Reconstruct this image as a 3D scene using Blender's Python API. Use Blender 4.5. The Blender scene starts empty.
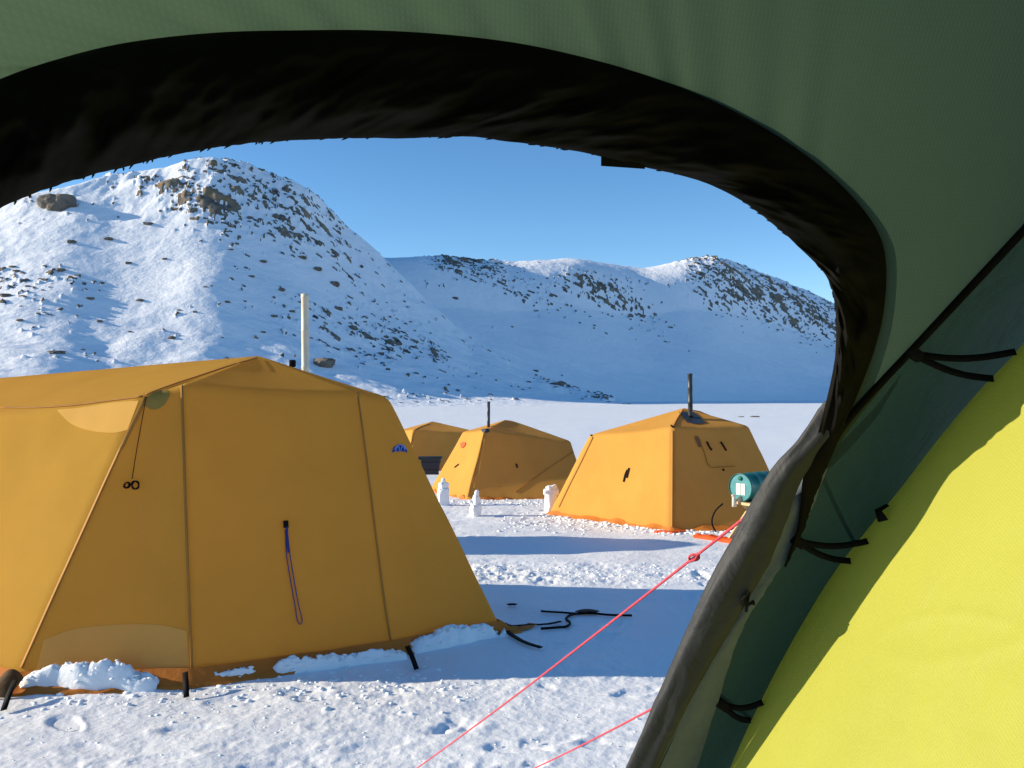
import bpy, bmesh, math, random
import numpy as np
from mathutils import Vector, Quaternion
from mathutils.bvhtree import BVHTree

random.seed(7)
SC = bpy.context.scene
COL = SC.collection
R = math.radians

# ------------------------------------------------------------------ camera
EYE = Vector((0.0, 0.0, 1.45))
F = 840.0
PITCH = math.atan(11 / F)
cam_d = bpy.data.cameras.new('camera')
cam = bpy.data.objects.new('camera', cam_d)
COL.objects.link(cam)
cam.location = EYE
cam.rotation_euler = (math.pi / 2 + PITCH, 0, 0)
cam_d.sensor_width = 36
cam_d.lens = F / 1024 * 36
cam_d.clip_start = 0.02
cam_d.clip_end = 5000
SC.camera = cam

# ------------------------------------------------------------------ sky, sun, exposure
SUN_EL, SUN_AZ = R(17.5), R(1.0)       # the sun stands level with the camera's left
SDIR = Vector((-math.cos(SUN_EL) * math.cos(SUN_AZ), math.cos(SUN_EL) * math.sin(SUN_AZ), math.sin(SUN_EL)))
W = bpy.data.worlds.new('World')
SC.world = W
W.use_nodes = True
wn = W.node_tree
bg = wn.nodes['Background']
sky = wn.nodes.new('ShaderNodeTexSky')
sky.sky_type = 'NISHITA'
sky.sun_disc = False
sky.sun_elevation = SUN_EL
sky.sun_rotation = R(-90)
sky.altitude = 2500
sky.air_density = 1.0
sky.dust_density = 0.0
sky.ozone_density = 1.5
hs_ = wn.nodes.new('ShaderNodeHueSaturation')
hs_.inputs['Saturation'].default_value = 1.25
wn.links.new(sky.outputs[0], hs_.inputs['Color'])
wn.links.new(hs_.outputs[0], bg.inputs[0])
bg.inputs[1].default_value = 0.117
sl = bpy.data.lights.new('sun', 'SUN')
sl.energy = 4.3
sl.angle = R(0.5)
sl.color = (1.0, 0.87, 0.66)
sun = bpy.data.objects.new('sun', sl)
COL.objects.link(sun)
sun.rotation_euler = SDIR.to_track_quat('Z', 'Y').to_euler()
sun.location = (-20, 0, 20)
SC.view_settings.view_transform = 'Standard'
SC.view_settings.look = 'None'
SC.view_settings.exposure = 0.80
SC.view_settings.gamma = 1.0
SC.cycles.max_bounces = 8
SC.cycles.diffuse_bounces = 5
SC.cycles.transmission_bounces = 6


# ------------------------------------------------------------------ helpers
def ray(px, py):
    dx, dy = (px - 512) / F, (384 - py) / F
    return Vector((dx, math.cos(PITCH) - dy * math.sin(PITCH), math.sin(PITCH) + dy * math.cos(PITCH)))


def P(px, py, Y):
    d = ray(px, py)
    return EYE + d * (Y / d.y)


def ground0(x, y):
    """the plain without its bumps"""
    y = np.asarray(y, float)
    t = np.clip(y, 0, None)
    return np.where(t < 18, -0.04 * t, -0.72 - 0.18 * (1 - np.exp(-(t - 18) * 0.04 / 0.18)))


def GP(px, py):
    d = ray(px, py)
    Y = 5.0
    for _ in range(60):
        z = float(ground0(0, Y))
        Y = d.y * (z - EYE.z) / d.z
    return EYE + d * (Y / d.y)


_rng = np.random.RandomState(3)
_perm = _rng.permutation(512)
_grad = _rng.randn(512, 3)
_grad /= np.linalg.norm(_grad, axis=1)[:, None]


def perlin(p):
    p = np.asarray(p, float)
    i = np.floor(p).astype(int)
    f = p - i
    u = f * f * f * (f * (f * 6 - 15) + 10)

    def g(a, b, c):
        h = _perm[(_perm[(_perm[(i[..., 0] + a) & 511] + i[..., 1] + b) & 511] + i[..., 2] + c) & 511]
        return (_grad[h] * (f - np.array([a, b, c]))).sum(-1)
    x00 = g(0, 0, 0) * (1 - u[..., 0]) + g(1, 0, 0) * u[..., 0]
    x10 = g(0, 1, 0) * (1 - u[..., 0]) + g(1, 1, 0) * u[..., 0]
    x01 = g(0, 0, 1) * (1 - u[..., 0]) + g(1, 0, 1) * u[..., 0]
    x11 = g(0, 1, 1) * (1 - u[..., 0]) + g(1, 1, 1) * u[..., 0]
    y0 = x00 * (1 - u[..., 1]) + x10 * u[..., 1]
    y1 = x01 * (1 - u[..., 1]) + x11 * u[..., 1]
    return y0 * (1 - u[..., 2]) + y1 * u[..., 2]


def fbm(x, y, z=0.0, scale=1.0, octv=4, gain=0.5, seed=0.0):
    x, y, z = np.broadcast_arrays(np.asarray(x, float), np.asarray(y, float), np.asarray(z, float))
    p = np.stack([x, y, z], -1) * scale + seed
    a, s = 1.0, 0.0
    for k in range(octv):
        s = s + a * perlin(p)
        p = p * 2.03 + 11.7
        a *= gain
    return s


def cells(x, y, seed):
    """cellular noise: distance to the edge of the cell, two random numbers of the cell"""
    xi, yi = np.floor(x).astype(int), np.floor(y).astype(int)
    f1 = np.full(x.shape, 9.0)
    f2 = np.full(x.shape, 9.0)
    ra, rb = np.zeros(x.shape), np.zeros(x.shape)
    for a in (-1, 0, 1):
        for b in (-1, 0, 1):
            h = _perm[(_perm[(xi + a + seed) & 511] + yi + b) & 511]
            h2 = _perm[(h * 7 + 13) & 511]
            d = np.hypot(xi + a + .12 + .76 * h / 511.0 - x, yi + b + .12 + .76 * h2 / 511.0 - y)
            nearer = d < f1
            f2 = np.where(nearer, f1, np.minimum(f2, d))
            ra = np.where(nearer, _perm[(h2 + 101) & 511] / 511.0, ra)
            rb = np.where(nearer, _perm[(h + 211) & 511] / 511.0, rb)
            f1 = np.where(nearer, d, f1)
    return f2 - f1, ra, rb


def sstep(a, b, x):
    t = np.clip((x - a) / (b - a), 0, 1)
    return t * t * (3 - 2 * t)


ROOT = {}


def mesh_obj(name, verts, faces, mat=None, parent=None, smooth=True):
    off = ROOT.get(parent.name, Vector((0, 0, 0))) if parent else Vector((0, 0, 0))
    me = bpy.data.meshes.new(name)
    v = np.asarray(verts, float).reshape(-1, 3) - np.array(off)
    if isinstance(faces, np.ndarray) and faces.ndim == 2:
        k = faces.shape[1]
        me.vertices.add(len(v))
        me.vertices.foreach_set('co', v.ravel())
        me.loops.add(faces.size)
        me.loops.foreach_set('vertex_index', faces.ravel().astype(np.int32))
        me.polygons.add(len(faces))
        me.polygons.foreach_set('loop_start', np.arange(0, faces.size, k, dtype=np.int32))
        me.polygons.foreach_set('loop_total', np.full(len(faces), k, dtype=np.int32))
        me.update(calc_edges=True)
        me.validate()
    else:
        me.from_pydata([tuple(p) for p in v], [], [tuple(f) for f in faces])
        me.update()
    if smooth:
        me.polygons.foreach_set('use_smooth', np.ones(len(me.polygons), dtype=bool))
    if mat:
        me.materials.append(mat)
    o = bpy.data.objects.new(name, me)
    COL.objects.link(o)
    if parent:
        o.parent = parent
        ROOT[o.name] = off
    return o


def grid_faces(n, m, close_u=False, close_v=False):
    i = np.arange(n if close_u else n - 1)
    j = np.arange(m if close_v else m - 1)
    I, J = np.meshgrid(i, j, indexing='ij')
    I2, J2 = (I + 1) % n, (J + 1) % m
    return np.stack([I * m + J, I2 * m + J, I2 * m + J2, I * m + J2], -1).reshape(-1, 4)


def grid_obj(name, arr, mat=None, parent=None, close_u=False, close_v=False, smooth=True):
    arr = np.asarray(arr, float)
    return mesh_obj(name, arr.reshape(-1, 3), grid_faces(arr.shape[0], arr.shape[1], close_u, close_v), mat, parent, smooth)


class MB:
    """collects shapes into one mesh"""
    def __init__(s):
        s.v, s.f = [], []

    def add(s, verts, faces):
        b = len(s.v)
        s.v += [Vector(p) for p in verts]
        s.f += [tuple(int(i) + b for i in f) for f in faces]

    def box(s, c, size, rot=None, bev=0.0):
        bm = bmesh.new()
        bmesh.ops.create_cube(bm, size=1)
        for v in bm.verts:
            v.co = Vector((v.co.x * size[0], v.co.y * size[1], v.co.z * size[2]))
        if bev:
            bmesh.ops.bevel(bm, geom=bm.edges[:] + bm.verts[:], offset=bev, segments=2, profile=0.6, affect='EDGES')
        for v in bm.verts:
            v.co = (rot @ v.co if rot else v.co) + Vector(c)
        bm.verts.index_update()
        s.add([v.co for v in bm.verts], [[v.index for v in f.verts] for f in bm.faces])
        bm.free()

    def tube(s, pts, rad, sides=8, cap=True):
        pts = [Vector(p) for p in pts]
        n = len(pts)
        rad = rad if isinstance(rad, (list, tuple)) else [rad] * n
        up = Vector((0.13, 0.21, 0.97))
        rings = []
        for i, p in enumerate(pts):
            t = (pts[min(i + 1, n - 1)] - pts[max(i - 1, 0)]).normalized()
            a = t.cross(up)
            if a.length < 1e-3:
                a = t.cross(Vector((1, 0, 0)))
            a.normalize()
            b = t.cross(a).normalized()
            rings.append([p + (a * math.cos(2 * math.pi * k / sides) + b * math.sin(2 * math.pi * k / sides)) * rad[i] for k in range(sides)])
        v = [q for r_ in rings for q in r_]
        f = [(i * sides + k, i * sides + (k + 1) % sides, (i + 1) * sides + (k + 1) % sides, (i + 1) * sides + k)
             for i in range(n - 1) for k in range(sides)]
        if cap:
            f.append(tuple(range(sides))[::-1])
            f.append(tuple((n - 1) * sides + k for k in range(sides)))
        s.add(v, f)

    def strip(s, pts, nrms, width, thick=0.003):
        """a flat strap along pts, facing nrms"""
        pts = [Vector(p) for p in pts]
        n = len(pts)
        w = width if isinstance(width, (list, tuple)) else [width] * n
        v = []
        for i, p in enumerate(pts):
            t = (pts[min(i + 1, n - 1)] - pts[max(i - 1, 0)]).normalized()
            nn = Vector(nrms[i] if isinstance(nrms, list) else nrms).normalized()
            a = t.cross(nn).normalized() * (w[i] / 2)
            v += [p - a, p + a, p + a + nn * thick, p - a + nn * thick]
        f = []
        for i in range(n - 1):
            for k in range(4):
                f.append((i * 4 + k, i * 4 + (k + 1) % 4, (i + 1) * 4 + (k + 1) % 4, (i + 1) * 4 + k))
        f.append((3, 2, 1, 0))
        f.append(tuple((n - 1) * 4 + k for k in range(4)))
        s.add(v, f)

    def build(s, name, mat, parent=None, smooth=True):
        return mesh_obj(name, [tuple(p) for p in s.v], s.f, mat, parent, smooth)


def tag(o, label=None, cat=None, group=None, kind=None):
    if label:
        o['label'] = label
    if cat:
        o['category'] = cat
    if group:
        o['group'] = group
    if kind:
        o['kind'] = kind
    return o


def empty(name, loc, label=None, cat=None, group=None):
    o = bpy.data.objects.new(name, None)
    COL.objects.link(o)
    o.empty_display_size = 0.2
    o.location = loc
    ROOT[o.name] = Vector(loc)
    return tag(o, label, cat, group)


def resample(pts, n):
    """smooth (Catmull-Rom) resample of a polyline to n points, even in length"""
    p = np.asarray(pts, float)
    e = np.vstack([2 * p[0] - p[1], p, 2 * p[-1] - p[-2]])
    out = []
    for i in range(len(p) - 1):
        a, b, c, d = e[i], e[i + 1], e[i + 2], e[i + 3]
        for t in np.linspace(0, 1, 40, endpoint=False):
            out.append(0.5 * ((2 * b) + (c - a) * t + (2 * a - 5 * b + 4 * c - d) * t * t + (3 * b - a - 3 * c + d) * t ** 3))
    out.append(p[-1])
    out = np.array(out)
    s = np.concatenate([[0], np.cumsum(np.linalg.norm(np.diff(out, axis=0), axis=1))])
    q = np.linspace(0, s[-1], n)
    return np.stack([np.interp(q, s, out[:, k]) for k in range(out.shape[1])], -1)


# ------------------------------------------------------------------ materials
def new_mat(name):
    m = bpy.data.materials.new(name)
    m.use_nodes = True
    nt = m.node_tree
    for n in list(nt.nodes):
        nt.nodes.remove(n)
    out = nt.nodes.new('ShaderNodeOutputMaterial')
    return m, nt, out


def N(nt, typ, **kw):
    n = nt.nodes.new(typ)
    for k, v in kw.items():
        if k.startswith('i_'):
            n.inputs[k[2:].replace('_', ' ')].default_value = v
        else:
            setattr(n, k, v)
    return n


def L(nt, a, b):
    nt.links.new(a, b)


def ramp(nt, src, stops):
    r = nt.nodes.new('ShaderNodeValToRGB')
    el = r.color_ramp.elements
    while len(el) < len(stops):
        el.new(0.5)
    for e, (p, c) in zip(el, stops):
        e.position = p
        e.color = c if len(c) == 4 else (*c, 1)
    L(nt, src, r.inputs[0])
    return r.outputs[0]


def c3(c, k):
    return tuple(min(1, x * k) for x in c)


def fabric(name, col, trans_col=None, trans=0.3, rough=0.7, var=0.10, vscale=3.0, bump=0.25, bscale=7.0,
           weave=0.0, wscale=260.0, stretch=(1, 1, 1), spec=0.25, sheen=0.0):
    m, nt, out = new_mat(name)
    tc = N(nt, 'ShaderNodeTexCoord')
    mp = N(nt, 'ShaderNodeMapping')
    mp.inputs['Scale'].default_value = stretch
    L(nt, tc.outputs['Object'], mp.inputs['Vector'])
    no = N(nt, 'ShaderNodeTexNoise', i_Scale=vscale, i_Detail=5.0, i_Roughness=0.6)
    L(nt, mp.outputs[0], no.inputs['Vector'])
    base = ramp(nt, no.outputs['Fac'], [(0.3, c3(col, 1 - var)), (0.7, c3(col, 1 + var))])
    nb = N(nt, 'ShaderNodeTexNoise', i_Scale=bscale, i_Detail=6.0, i_Roughness=0.55, i_Distortion=0.6)
    L(nt, mp.outputs[0], nb.inputs['Vector'])
    h = nb.outputs['Fac']
    if weave:
        ws = []
        for ax in ('X', 'Z'):
            w = N(nt, 'ShaderNodeTexWave', wave_type='BANDS', bands_direction=ax, i_Scale=wscale, i_Distortion=0.4, i_Detail=1.0)
            L(nt, tc.outputs['Object'], w.inputs['Vector'])
            ws.append(w.outputs['Fac'])
        mx = N(nt, 'ShaderNodeMath', operation='MAXIMUM')
        L(nt, ws[0], mx.inputs[0]); L(nt, ws[1], mx.inputs[1])
        sc = N(nt, 'ShaderNodeMath', operation='MULTIPLY_ADD')
        L(nt, mx.outputs[0], sc.inputs[0])
        sc.inputs[1].default_value = weave
        L(nt, h, sc.inputs[2])
        h = sc.outputs[0]
        mixc = N(nt, 'ShaderNodeMix', data_type='RGBA', blend_type='MULTIPLY')
        mixc.inputs[0].default_value = min(1.0, weave * 2.5)
        L(nt, base, mixc.inputs[6])
        g = ramp(nt, mx.outputs[0], [(0.55, (1, 1, 1)), (1.0, (0.72, 0.72, 0.72))])
        L(nt, g, mixc.inputs[7])
        base = mixc.outputs[2]
    bp = N(nt, 'ShaderNodeBump', i_Strength=bump, i_Distance=0.02)
    L(nt, h, bp.inputs['Height'])
    pr = N(nt, 'ShaderNodeBsdfPrincipled', i_Roughness=rough)
    pr.inputs['Specular IOR Level'].default_value = spec
    pr.inputs['Sheen Weight'].default_value = sheen
    L(nt, base, pr.inputs['Base Color'])
    L(nt, bp.outputs[0], pr.inputs['Normal'])
    sh = pr.outputs[0]
    if trans > 0:
        tr = N(nt, 'ShaderNodeBsdfTranslucent')
        L(nt, bp.outputs[0], tr.inputs['Normal'])
        mc = N(nt, 'ShaderNodeMix', data_type='RGBA', blend_type='MULTIPLY')
        mc.inputs[0].default_value = 1
        L(nt, base, mc.inputs[6])
        tcx = trans_col or (1, 1, 1)
        mc.inputs[7].default_value = (*tcx, 1)
        L(nt, mc.outputs[2], tr.inputs['Color'])
        ms = N(nt, 'ShaderNodeMixShader')
        ms.inputs[0].default_value = trans
        L(nt, sh, ms.inputs[1]); L(nt, tr.outputs[0], ms.inputs[2])
        sh = ms.outputs[0]
    L(nt, sh, out.inputs['Surface'])
    return m


def plain(name, col, rough=0.6, metal=0.0, var=0.12, vscale=20.0, bump=0.1, spec=0.4):
    m, nt, out = new_mat(name)
    tc = N(nt, 'ShaderNodeTexCoord')
    no = N(nt, 'ShaderNodeTexNoise', i_Scale=vscale, i_Detail=6.0, i_Roughness=0.6)
    L(nt, tc.outputs['Object'], no.inputs['Vector'])
    base = ramp(nt, no.outputs['Fac'], [(0.3, c3(col, 1 - var)), (0.7, c3(col, 1 + var))])
    bp = N(nt, 'ShaderNodeBump', i_Strength=bump, i_Distance=0.01)
    L(nt, no.outputs['Fac'], bp.inputs['Height'])
    pr = N(nt, 'ShaderNodeBsdfPrincipled', i_Roughness=rough, i_Metallic=metal)
    pr.inputs['Specular IOR Level'].default_value = spec
    L(nt, base, pr.inputs['Base Color'])
    L(nt, bp.outputs[0], pr.inputs['Normal'])
    L(nt, pr.outputs[0], out.inputs['Surface'])
    return m


def snow_mat(name, bump=0.5, s1=9.0, s2=60.0, dist=0.02, col=(0.86, 0.88, 0.90)):
    m, nt, out = new_mat(name)
    tc = N(nt, 'ShaderNodeTexCoord')
    a = N(nt, 'ShaderNodeTexNoise', i_Scale=s1, i_Detail=8.0, i_Roughness=0.66)
    b = N(nt, 'ShaderNodeTexVoronoi', i_Scale=s2 * 0.35)
    c = N(nt, 'ShaderNodeTexNoise', i_Scale=0.5, i_Detail=4.0)
    for n in (a, b, c):
        L(nt, tc.outputs['Object'], n.inputs['Vector'])
    mm = N(nt, 'ShaderNodeMath', operation='MULTIPLY_ADD')
    L(nt, b.outputs['Distance'], mm.inputs[0])
    mm.inputs[1].default_value = 0.25
    L(nt, a.outputs['Fac'], mm.inputs[2])
    bp = N(nt, 'ShaderNodeBump', i_Strength=bump, i_Distance=dist)
    L(nt, mm.outputs[0], bp.inputs['Height'])
    base = ramp(nt, c.outputs['Fac'], [(0.35, c3(col, 0.95)), (0.7, col)])
    pr = N(nt, 'ShaderNodeBsdfPrincipled', i_Roughness=0.55)
    pr.inputs['Specular IOR Level'].default_value = 0.25
    L(nt, base, pr.inputs['Base Color'])
    L(nt, bp.outputs[0], pr.inputs['Normal'])
    L(nt, pr.outputs[0], out.inputs['Surface'])
    return m


def mountain_mat():
    m, nt, out = new_mat('mountain snow and rock')
    tc = N(nt, 'ShaderNodeTexCoord')
    at = N(nt, 'ShaderNodeAttribute', attribute_name='rock')
    mp = N(nt, 'ShaderNodeMapping')
    mp.inputs['Rotation'].default_value = (0, R(24), R(12))
    mp.inputs['Scale'].default_value = (0.75, 0.7, 1.35)
    L(nt, tc.outputs['Object'], mp.inputs['Vector'])
    n1 = N(nt, 'ShaderNodeTexNoise', i_Scale=0.62, i_Detail=8.0, i_Roughness=0.66, i_Distortion=0.4)
    L(nt, mp.outputs[0], n1.inputs['Vector'])
    d = N(nt, 'ShaderNodeMath', operation='MULTIPLY_ADD')
    L(nt, n1.outputs['Fac'], d.inputs[0]); d.inputs[1].default_value = 0.9
    L(nt, at.outputs['Fac'], d.inputs[2])
    mask = N(nt, 'ShaderNodeMapRange', interpolation_type='SMOOTHSTEP')
    L(nt, d.outputs[0], mask.inputs['Value'])
    mask.inputs['From Min'].default_value = 0.86
    mask.inputs['From Max'].default_value = 0.94
    at2 = N(nt, 'ShaderNodeAttribute', attribute_name='tone')
    # rock colours
    nc = N(nt, 'ShaderNodeTexNoise', i_Scale=0.5, i_Detail=6.0, i_Roughness=0.7)
    L(nt, tc.outputs['Object'], nc.inputs['Vector'])
    tn = N(nt, 'ShaderNodeMath', operation='MULTIPLY_ADD')
    L(nt, at2.outputs['Fac'], tn.inputs[0]); tn.inputs[1].default_value = 0.22
    sb_ = N(nt, 'ShaderNodeMath', operation='SUBTRACT')
    L(nt, nc.outputs['Fac'], sb_.inputs[0]); sb_.inputs[1].default_value = 0.10
    L(nt, sb_.outputs[0], tn.inputs[2])
    rock = ramp(nt, tn.outputs[0], [(0.3, (0.05, 0.046, 0.044)), (0.45, (0.17, 0.14, 0.11)), (0.56, (0.24, 0.20, 0.15)),
                                        (0.66, (0.20, 0.15, 0.08)), (0.74, (0.30, 0.14, 0.06))])
    mix = N(nt, 'ShaderNodeMix', data_type='RGBA')
    L(nt, mask.outputs[0], mix.inputs[0])
    mix.inputs[6].default_value = (0.86, 0.88, 0.91, 1)
    L(nt, rock, mix.inputs[7])
    # relief
    nb = N(nt, 'ShaderNodeTexNoise', i_Scale=0.35, i_Detail=9.0, i_Roughness=0.6)
    L(nt, tc.outputs['Object'], nb.inputs['Vector'])
    hh = N(nt, 'ShaderNodeMath', operation='MULTIPLY_ADD')
    L(nt, mask.outputs[0], hh.inputs[0]); hh.inputs[1].default_value = 0.35
    L(nt, nb.outputs['Fac'], hh.inputs[2])
    bp = N(nt, 'ShaderNodeBump', i_Strength=0.42, i_Distance=1.2)
    L(nt, hh.outputs[0], bp.inputs['Height'])
    pr = N(nt, 'ShaderNodeBsdfPrincipled', i_Roughness=0.75)
    pr.inputs['Specular IOR Level'].default_value = 0.15
    L(nt, mix.outputs[2], pr.inputs['Base Color'])
    L(nt, bp.outputs[0], pr.inputs['Normal'])
    L(nt, pr.outputs[0], out.inputs['Surface'])
    return m


M_SNOW = snow_mat('snow', bump=0.4, s1=11.0, s2=70.0, dist=0.025)
M_CLOD = snow_mat('broken snow', bump=0.4, s1=25.0, s2=120.0, dist=0.01)
M_BLOCK = snow_mat('cut snow', bump=0.35, s1=18.0, s2=60.0, dist=0.01)
M_MOUNT = mountain_mat()
M_ROCK = plain('boulder rock', (0.13, 0.11, 0.09), rough=0.85, var=0.5, vscale=0.9, bump=0.6)
OR = (0.66, 0.31, 0.035)
M_TENT = fabric('ochre tent canvas', (0.71, 0.43, 0.085), trans=0.55, trans_col=(1.0, 0.95, 0.82), spec=0.05, rough=0.9, var=0.05, vscale=2.2,
                bump=0.28, bscale=2.6, weave=0.05, wscale=330)
M_TENTF = fabric('orange tent canvas', (0.66, 0.345, 0.075), trans=0.30, trans_col=(1.0, 0.78, 0.5), spec=0.08, rough=0.85, var=0.06, vscale=1.6,
                 bump=0.30, bscale=2.6)
M_SEAM = fabric('tent seam tape', (0.42, 0.19, 0.035), trans=0.15, var=0.08)
M_GLOW = fabric('painted canvas glow', (0.88, 0.60, 0.17), trans=0.55, trans_col=(1, 0.92, 0.75), spec=0.05, rough=0.9, var=0.04, bump=0.12)  # paler colour standing in for sunlight coming through the canvas
M_OLIVE = fabric('olive patch cloth', (0.33, 0.22, 0.045), trans=0.15, var=0.05)
M_HOOD = fabric('dark brown hood cloth', (0.10, 0.055, 0.02), trans=0.2, var=0.3, vscale=20, bump=0.5)
M_SKIRT = fabric('orange skirt cloth', (0.60, 0.20, 0.03), trans=0.25, var=0.12, bump=0.5)
M_TARP = fabric('red orange tarp', (0.78, 0.10, 0.02), trans=0.1, var=0.1, bump=0.5, rough=0.5)
M_FLY = fabric('green ripstop fly', (0.060, 0.095, 0.060), trans=0.60, trans_col=(0.95, 1.0, 0.95), rough=0.55, var=0.04, vscale=2.0,
               bump=0.10, bscale=4.0, weave=0.07, wscale=68)
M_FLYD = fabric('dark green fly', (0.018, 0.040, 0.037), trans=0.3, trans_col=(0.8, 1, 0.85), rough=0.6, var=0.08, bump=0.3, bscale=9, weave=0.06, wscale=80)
M_BAND = fabric('dark rolled flap cloth', (0.0055, 0.005, 0.0035), trans=0.0, rough=0.8, var=0.4, vscale=14, bump=0.22, bscale=9, spec=0.08)
M_ROLL = fabric('grey coated door cloth', (0.025, 0.027, 0.030), trans=0.0, rough=0.62, var=0.10, vscale=9, bump=0.40, bscale=13, spec=0.32, stretch=(1, 1, 0.8))
M_EDGE = fabric('grey green door edging', (0.10, 0.125, 0.165), trans=0.0, rough=0.6, var=0.12, vscale=18, bump=0.4, bscale=14)
M_YEL = fabric('yellow inner tent cloth', (0.435, 0.435, 0.074), trans=0.27, trans_col=(1, 1, 0.5), rough=0.45, var=0.05, bump=0.5, bscale=5.5,
               weave=0.03, wscale=190, stretch=(1, 1, 0.6))
M_BLACK = fabric('black webbing', (0.006, 0.006, 0.007), trans=0, spec=0.1, rough=0.7, var=0.2, vscale=60, bump=0.3, bscale=120)
M_BLUE = fabric('blue cord', (0.03, 0.05, 0.22), trans=0, rough=0.7, var=0.3, vscale=160, bump=0.6, bscale=220)
M_BADGE = fabric('blue badge', (0.02, 0.045, 0.30), trans=0, rough=0.5, var=0.15, vscale=60)
M_BADGEL = fabric('pale badge stitching', (0.18, 0.27, 0.55), trans=0, rough=0.5)
M_ROPE = fabric('pink red rope', (0.80, 0.085, 0.12), trans=0, rough=0.65, var=0.15, vscale=150, bump=0.6, bscale=260)
M_PIPE = plain('dark stove pipe steel', (0.045, 0.05, 0.055), rough=0.45, metal=0.7, var=0.3)
M_PIPEW = plain('pale stove pipe', (0.62, 0.56, 0.44), rough=0.55, var=0.10, vscale=8)
M_BOOT = plain('dark pipe boot', (0.035, 0.045, 0.05), rough=0.5)
M_BOOTB = plain('brown scorch patch', (0.22, 0.08, 0.025), rough=0.8)
M_DRUM = plain('teal drum paint', (0.006, 0.115, 0.085), rough=0.35, var=0.15, vscale=9)
M_DRUML = plain('pale teal drum lid', (0.05, 0.23, 0.25), rough=0.4, var=0.15, vscale=14)
M_LABEL = plain('white paper label', (0.78, 0.78, 0.66), rough=0.7, var=0.06)
M_WOOD = plain('pale raw wood', (0.58, 0.40, 0.21), rough=0.7, var=0.2, vscale=9, bump=0.3)
M_CREAM = plain('cream plastic', (0.70, 0.64, 0.48), rough=0.5)
M_BIN = plain('dark bin plastic', (0.022, 0.015, 0.022), rough=0.5)
M_BINL = plain('black bin lid', (0.012, 0.02, 0.02), rough=0.45)

# ------------------------------------------------------------------ snow ground
def bumps(x, y):
    """trampled crust: relief in metres"""
    r = np.hypot(x, y)
    big = fbm(x, y, 0, 0.55, 3, seed=4.0)
    mid = fbm(x, y, 0, 2.6, 3, seed=9.0)
    fine = fbm(x, y, 0, 9.0, 4, 0.6, seed=31.0)
    hard = np.abs(fbm(x, y, 0, 5.5, 3, 0.6, seed=53.0))
    patch = sstep(-0.25, 0.35, fbm(x, y, 0, 0.9, 2, seed=77.0))
    lit = np.interp(y, [0, 3, 4.9, 5.3, 7.7, 8.0, 8.9, 9.3, 12, 13, 16, 18, 22, 40], [1.1, 1.1, 1.1, .4, .35, 2.2, 2.2, .5, .6, 1.8, 1.8, 1.2, .35, .12])
    amp = lit * (0.45 + 0.75 * patch)
    d = 0.035 * big + amp * (0.013 * mid + 0.007 * fine * (.4 + patch) - 0.010 * hard)
    tr = sstep(0.35, 0.62, fbm(x, y, 0, 1.9, 2, seed=101.0) + 0.25 * fbm(x, y, 0, 8, 2, seed=5.0))
    d = d - 0.026 * tr * lit
    far = sstep(18, 40, r)
    d = d * (1 - far) + far * (0.10 * fbm(x, y * 1.0, 0, 0.05, 3, seed=3.0) + 0.02 * fbm(x, y, 0, 0.6, 3, seed=8.0))
    return d * sstep(1.0, 3.2, r)


def ground_z(x, y):
    return ground0(x, y) + bumps(np.asarray(x, float), np.asarray(y, float))


fine_t = np.arange(-36, 36.01, 0.08)
coarse_t = np.arange(40, 320.01, 4.0)
th = np.radians(np.concatenate([fine_t, coarse_t]))
rr = np.concatenate([[0.05, 0.5, 1.0, 1.6, 2.2, 2.6], np.geomspace(3.0, 26, 430), np.geomspace(27, 1500, 70)])
TH, RR = np.meshgrid(th, rr, indexing='ij')
gx, gy = RR * np.sin(TH), RR * np.cos(TH)
gz = ground_z(gx, gy)
pr_ = np.random.RandomState(5)
prints = []
for (x0, y0, x1, y1, n_) in ((-2.4, 4.1, 1.2, 3.7, 11), (-1.6, 3.5, .9, 4.6, 9), (-.4, 3.4, 1.3, 4.5, 7), (-2.0, 4.5, -.2, 4.9, 6), (-.6, 8.2, 2.6, 8.6, 12), (-.5, 8.7, 2.6, 8.3, 11),
                             (.2, 12.6, 2.6, 11.3, 8), (-.6, 15.0, 1.4, 13.5, 8), (.3, 5.4, 1.6, 7.6, 6)):
    a_ = math.atan2(x1 - x0, y1 - y0)
    for k in range(n_):
        t_ = (k + .5) / n_
        sd = .11 if k % 2 else -.11
        prints.append((x0 + (x1 - x0) * t_ + sd * math.cos(a_) + pr_.normal(0, .05), y0 + (y1 - y0) * t_ - sd * math.sin(a_) + pr_.normal(0, .05), a_ + pr_.normal(0, .25), pr_.uniform(.05, .32)))
for (x_, y_, a_, k_) in prints:
    m_ = (np.abs(gx - x_) < .32) & (np.abs(gy - y_) < .32)
    lx, ly = gx[m_] - x_, gy[m_] - y_
    u_, v_ = lx * math.cos(a_) - ly * math.sin(a_), lx * math.sin(a_) + ly * math.cos(a_)
    q_ = np.sqrt((u_ / (.062 - .012 * np.tanh(v_ / .05))) ** 2 + (v_ / .15) ** 2) + .25 * fbm(gx[m_], gy[m_], 0, 14, 2, seed=7)
    gz[m_] += k_ * (-.034 * (1 - sstep(.75, 1.1, q_)) + .014 * np.exp(-((q_ - 1.25) / .22) ** 2))
ground = grid_obj('snow_ground', np.stack([gx, gy, gz], -1), M_SNOW, close_u=True)
ground.data.flip_normals()
tag(ground, kind='structure')

# ------------------------------------------------------------------ mountains
LAKE = -0.90
def vpx(py):
    return (395.0 - np.asarray(py, float)) / F


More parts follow.
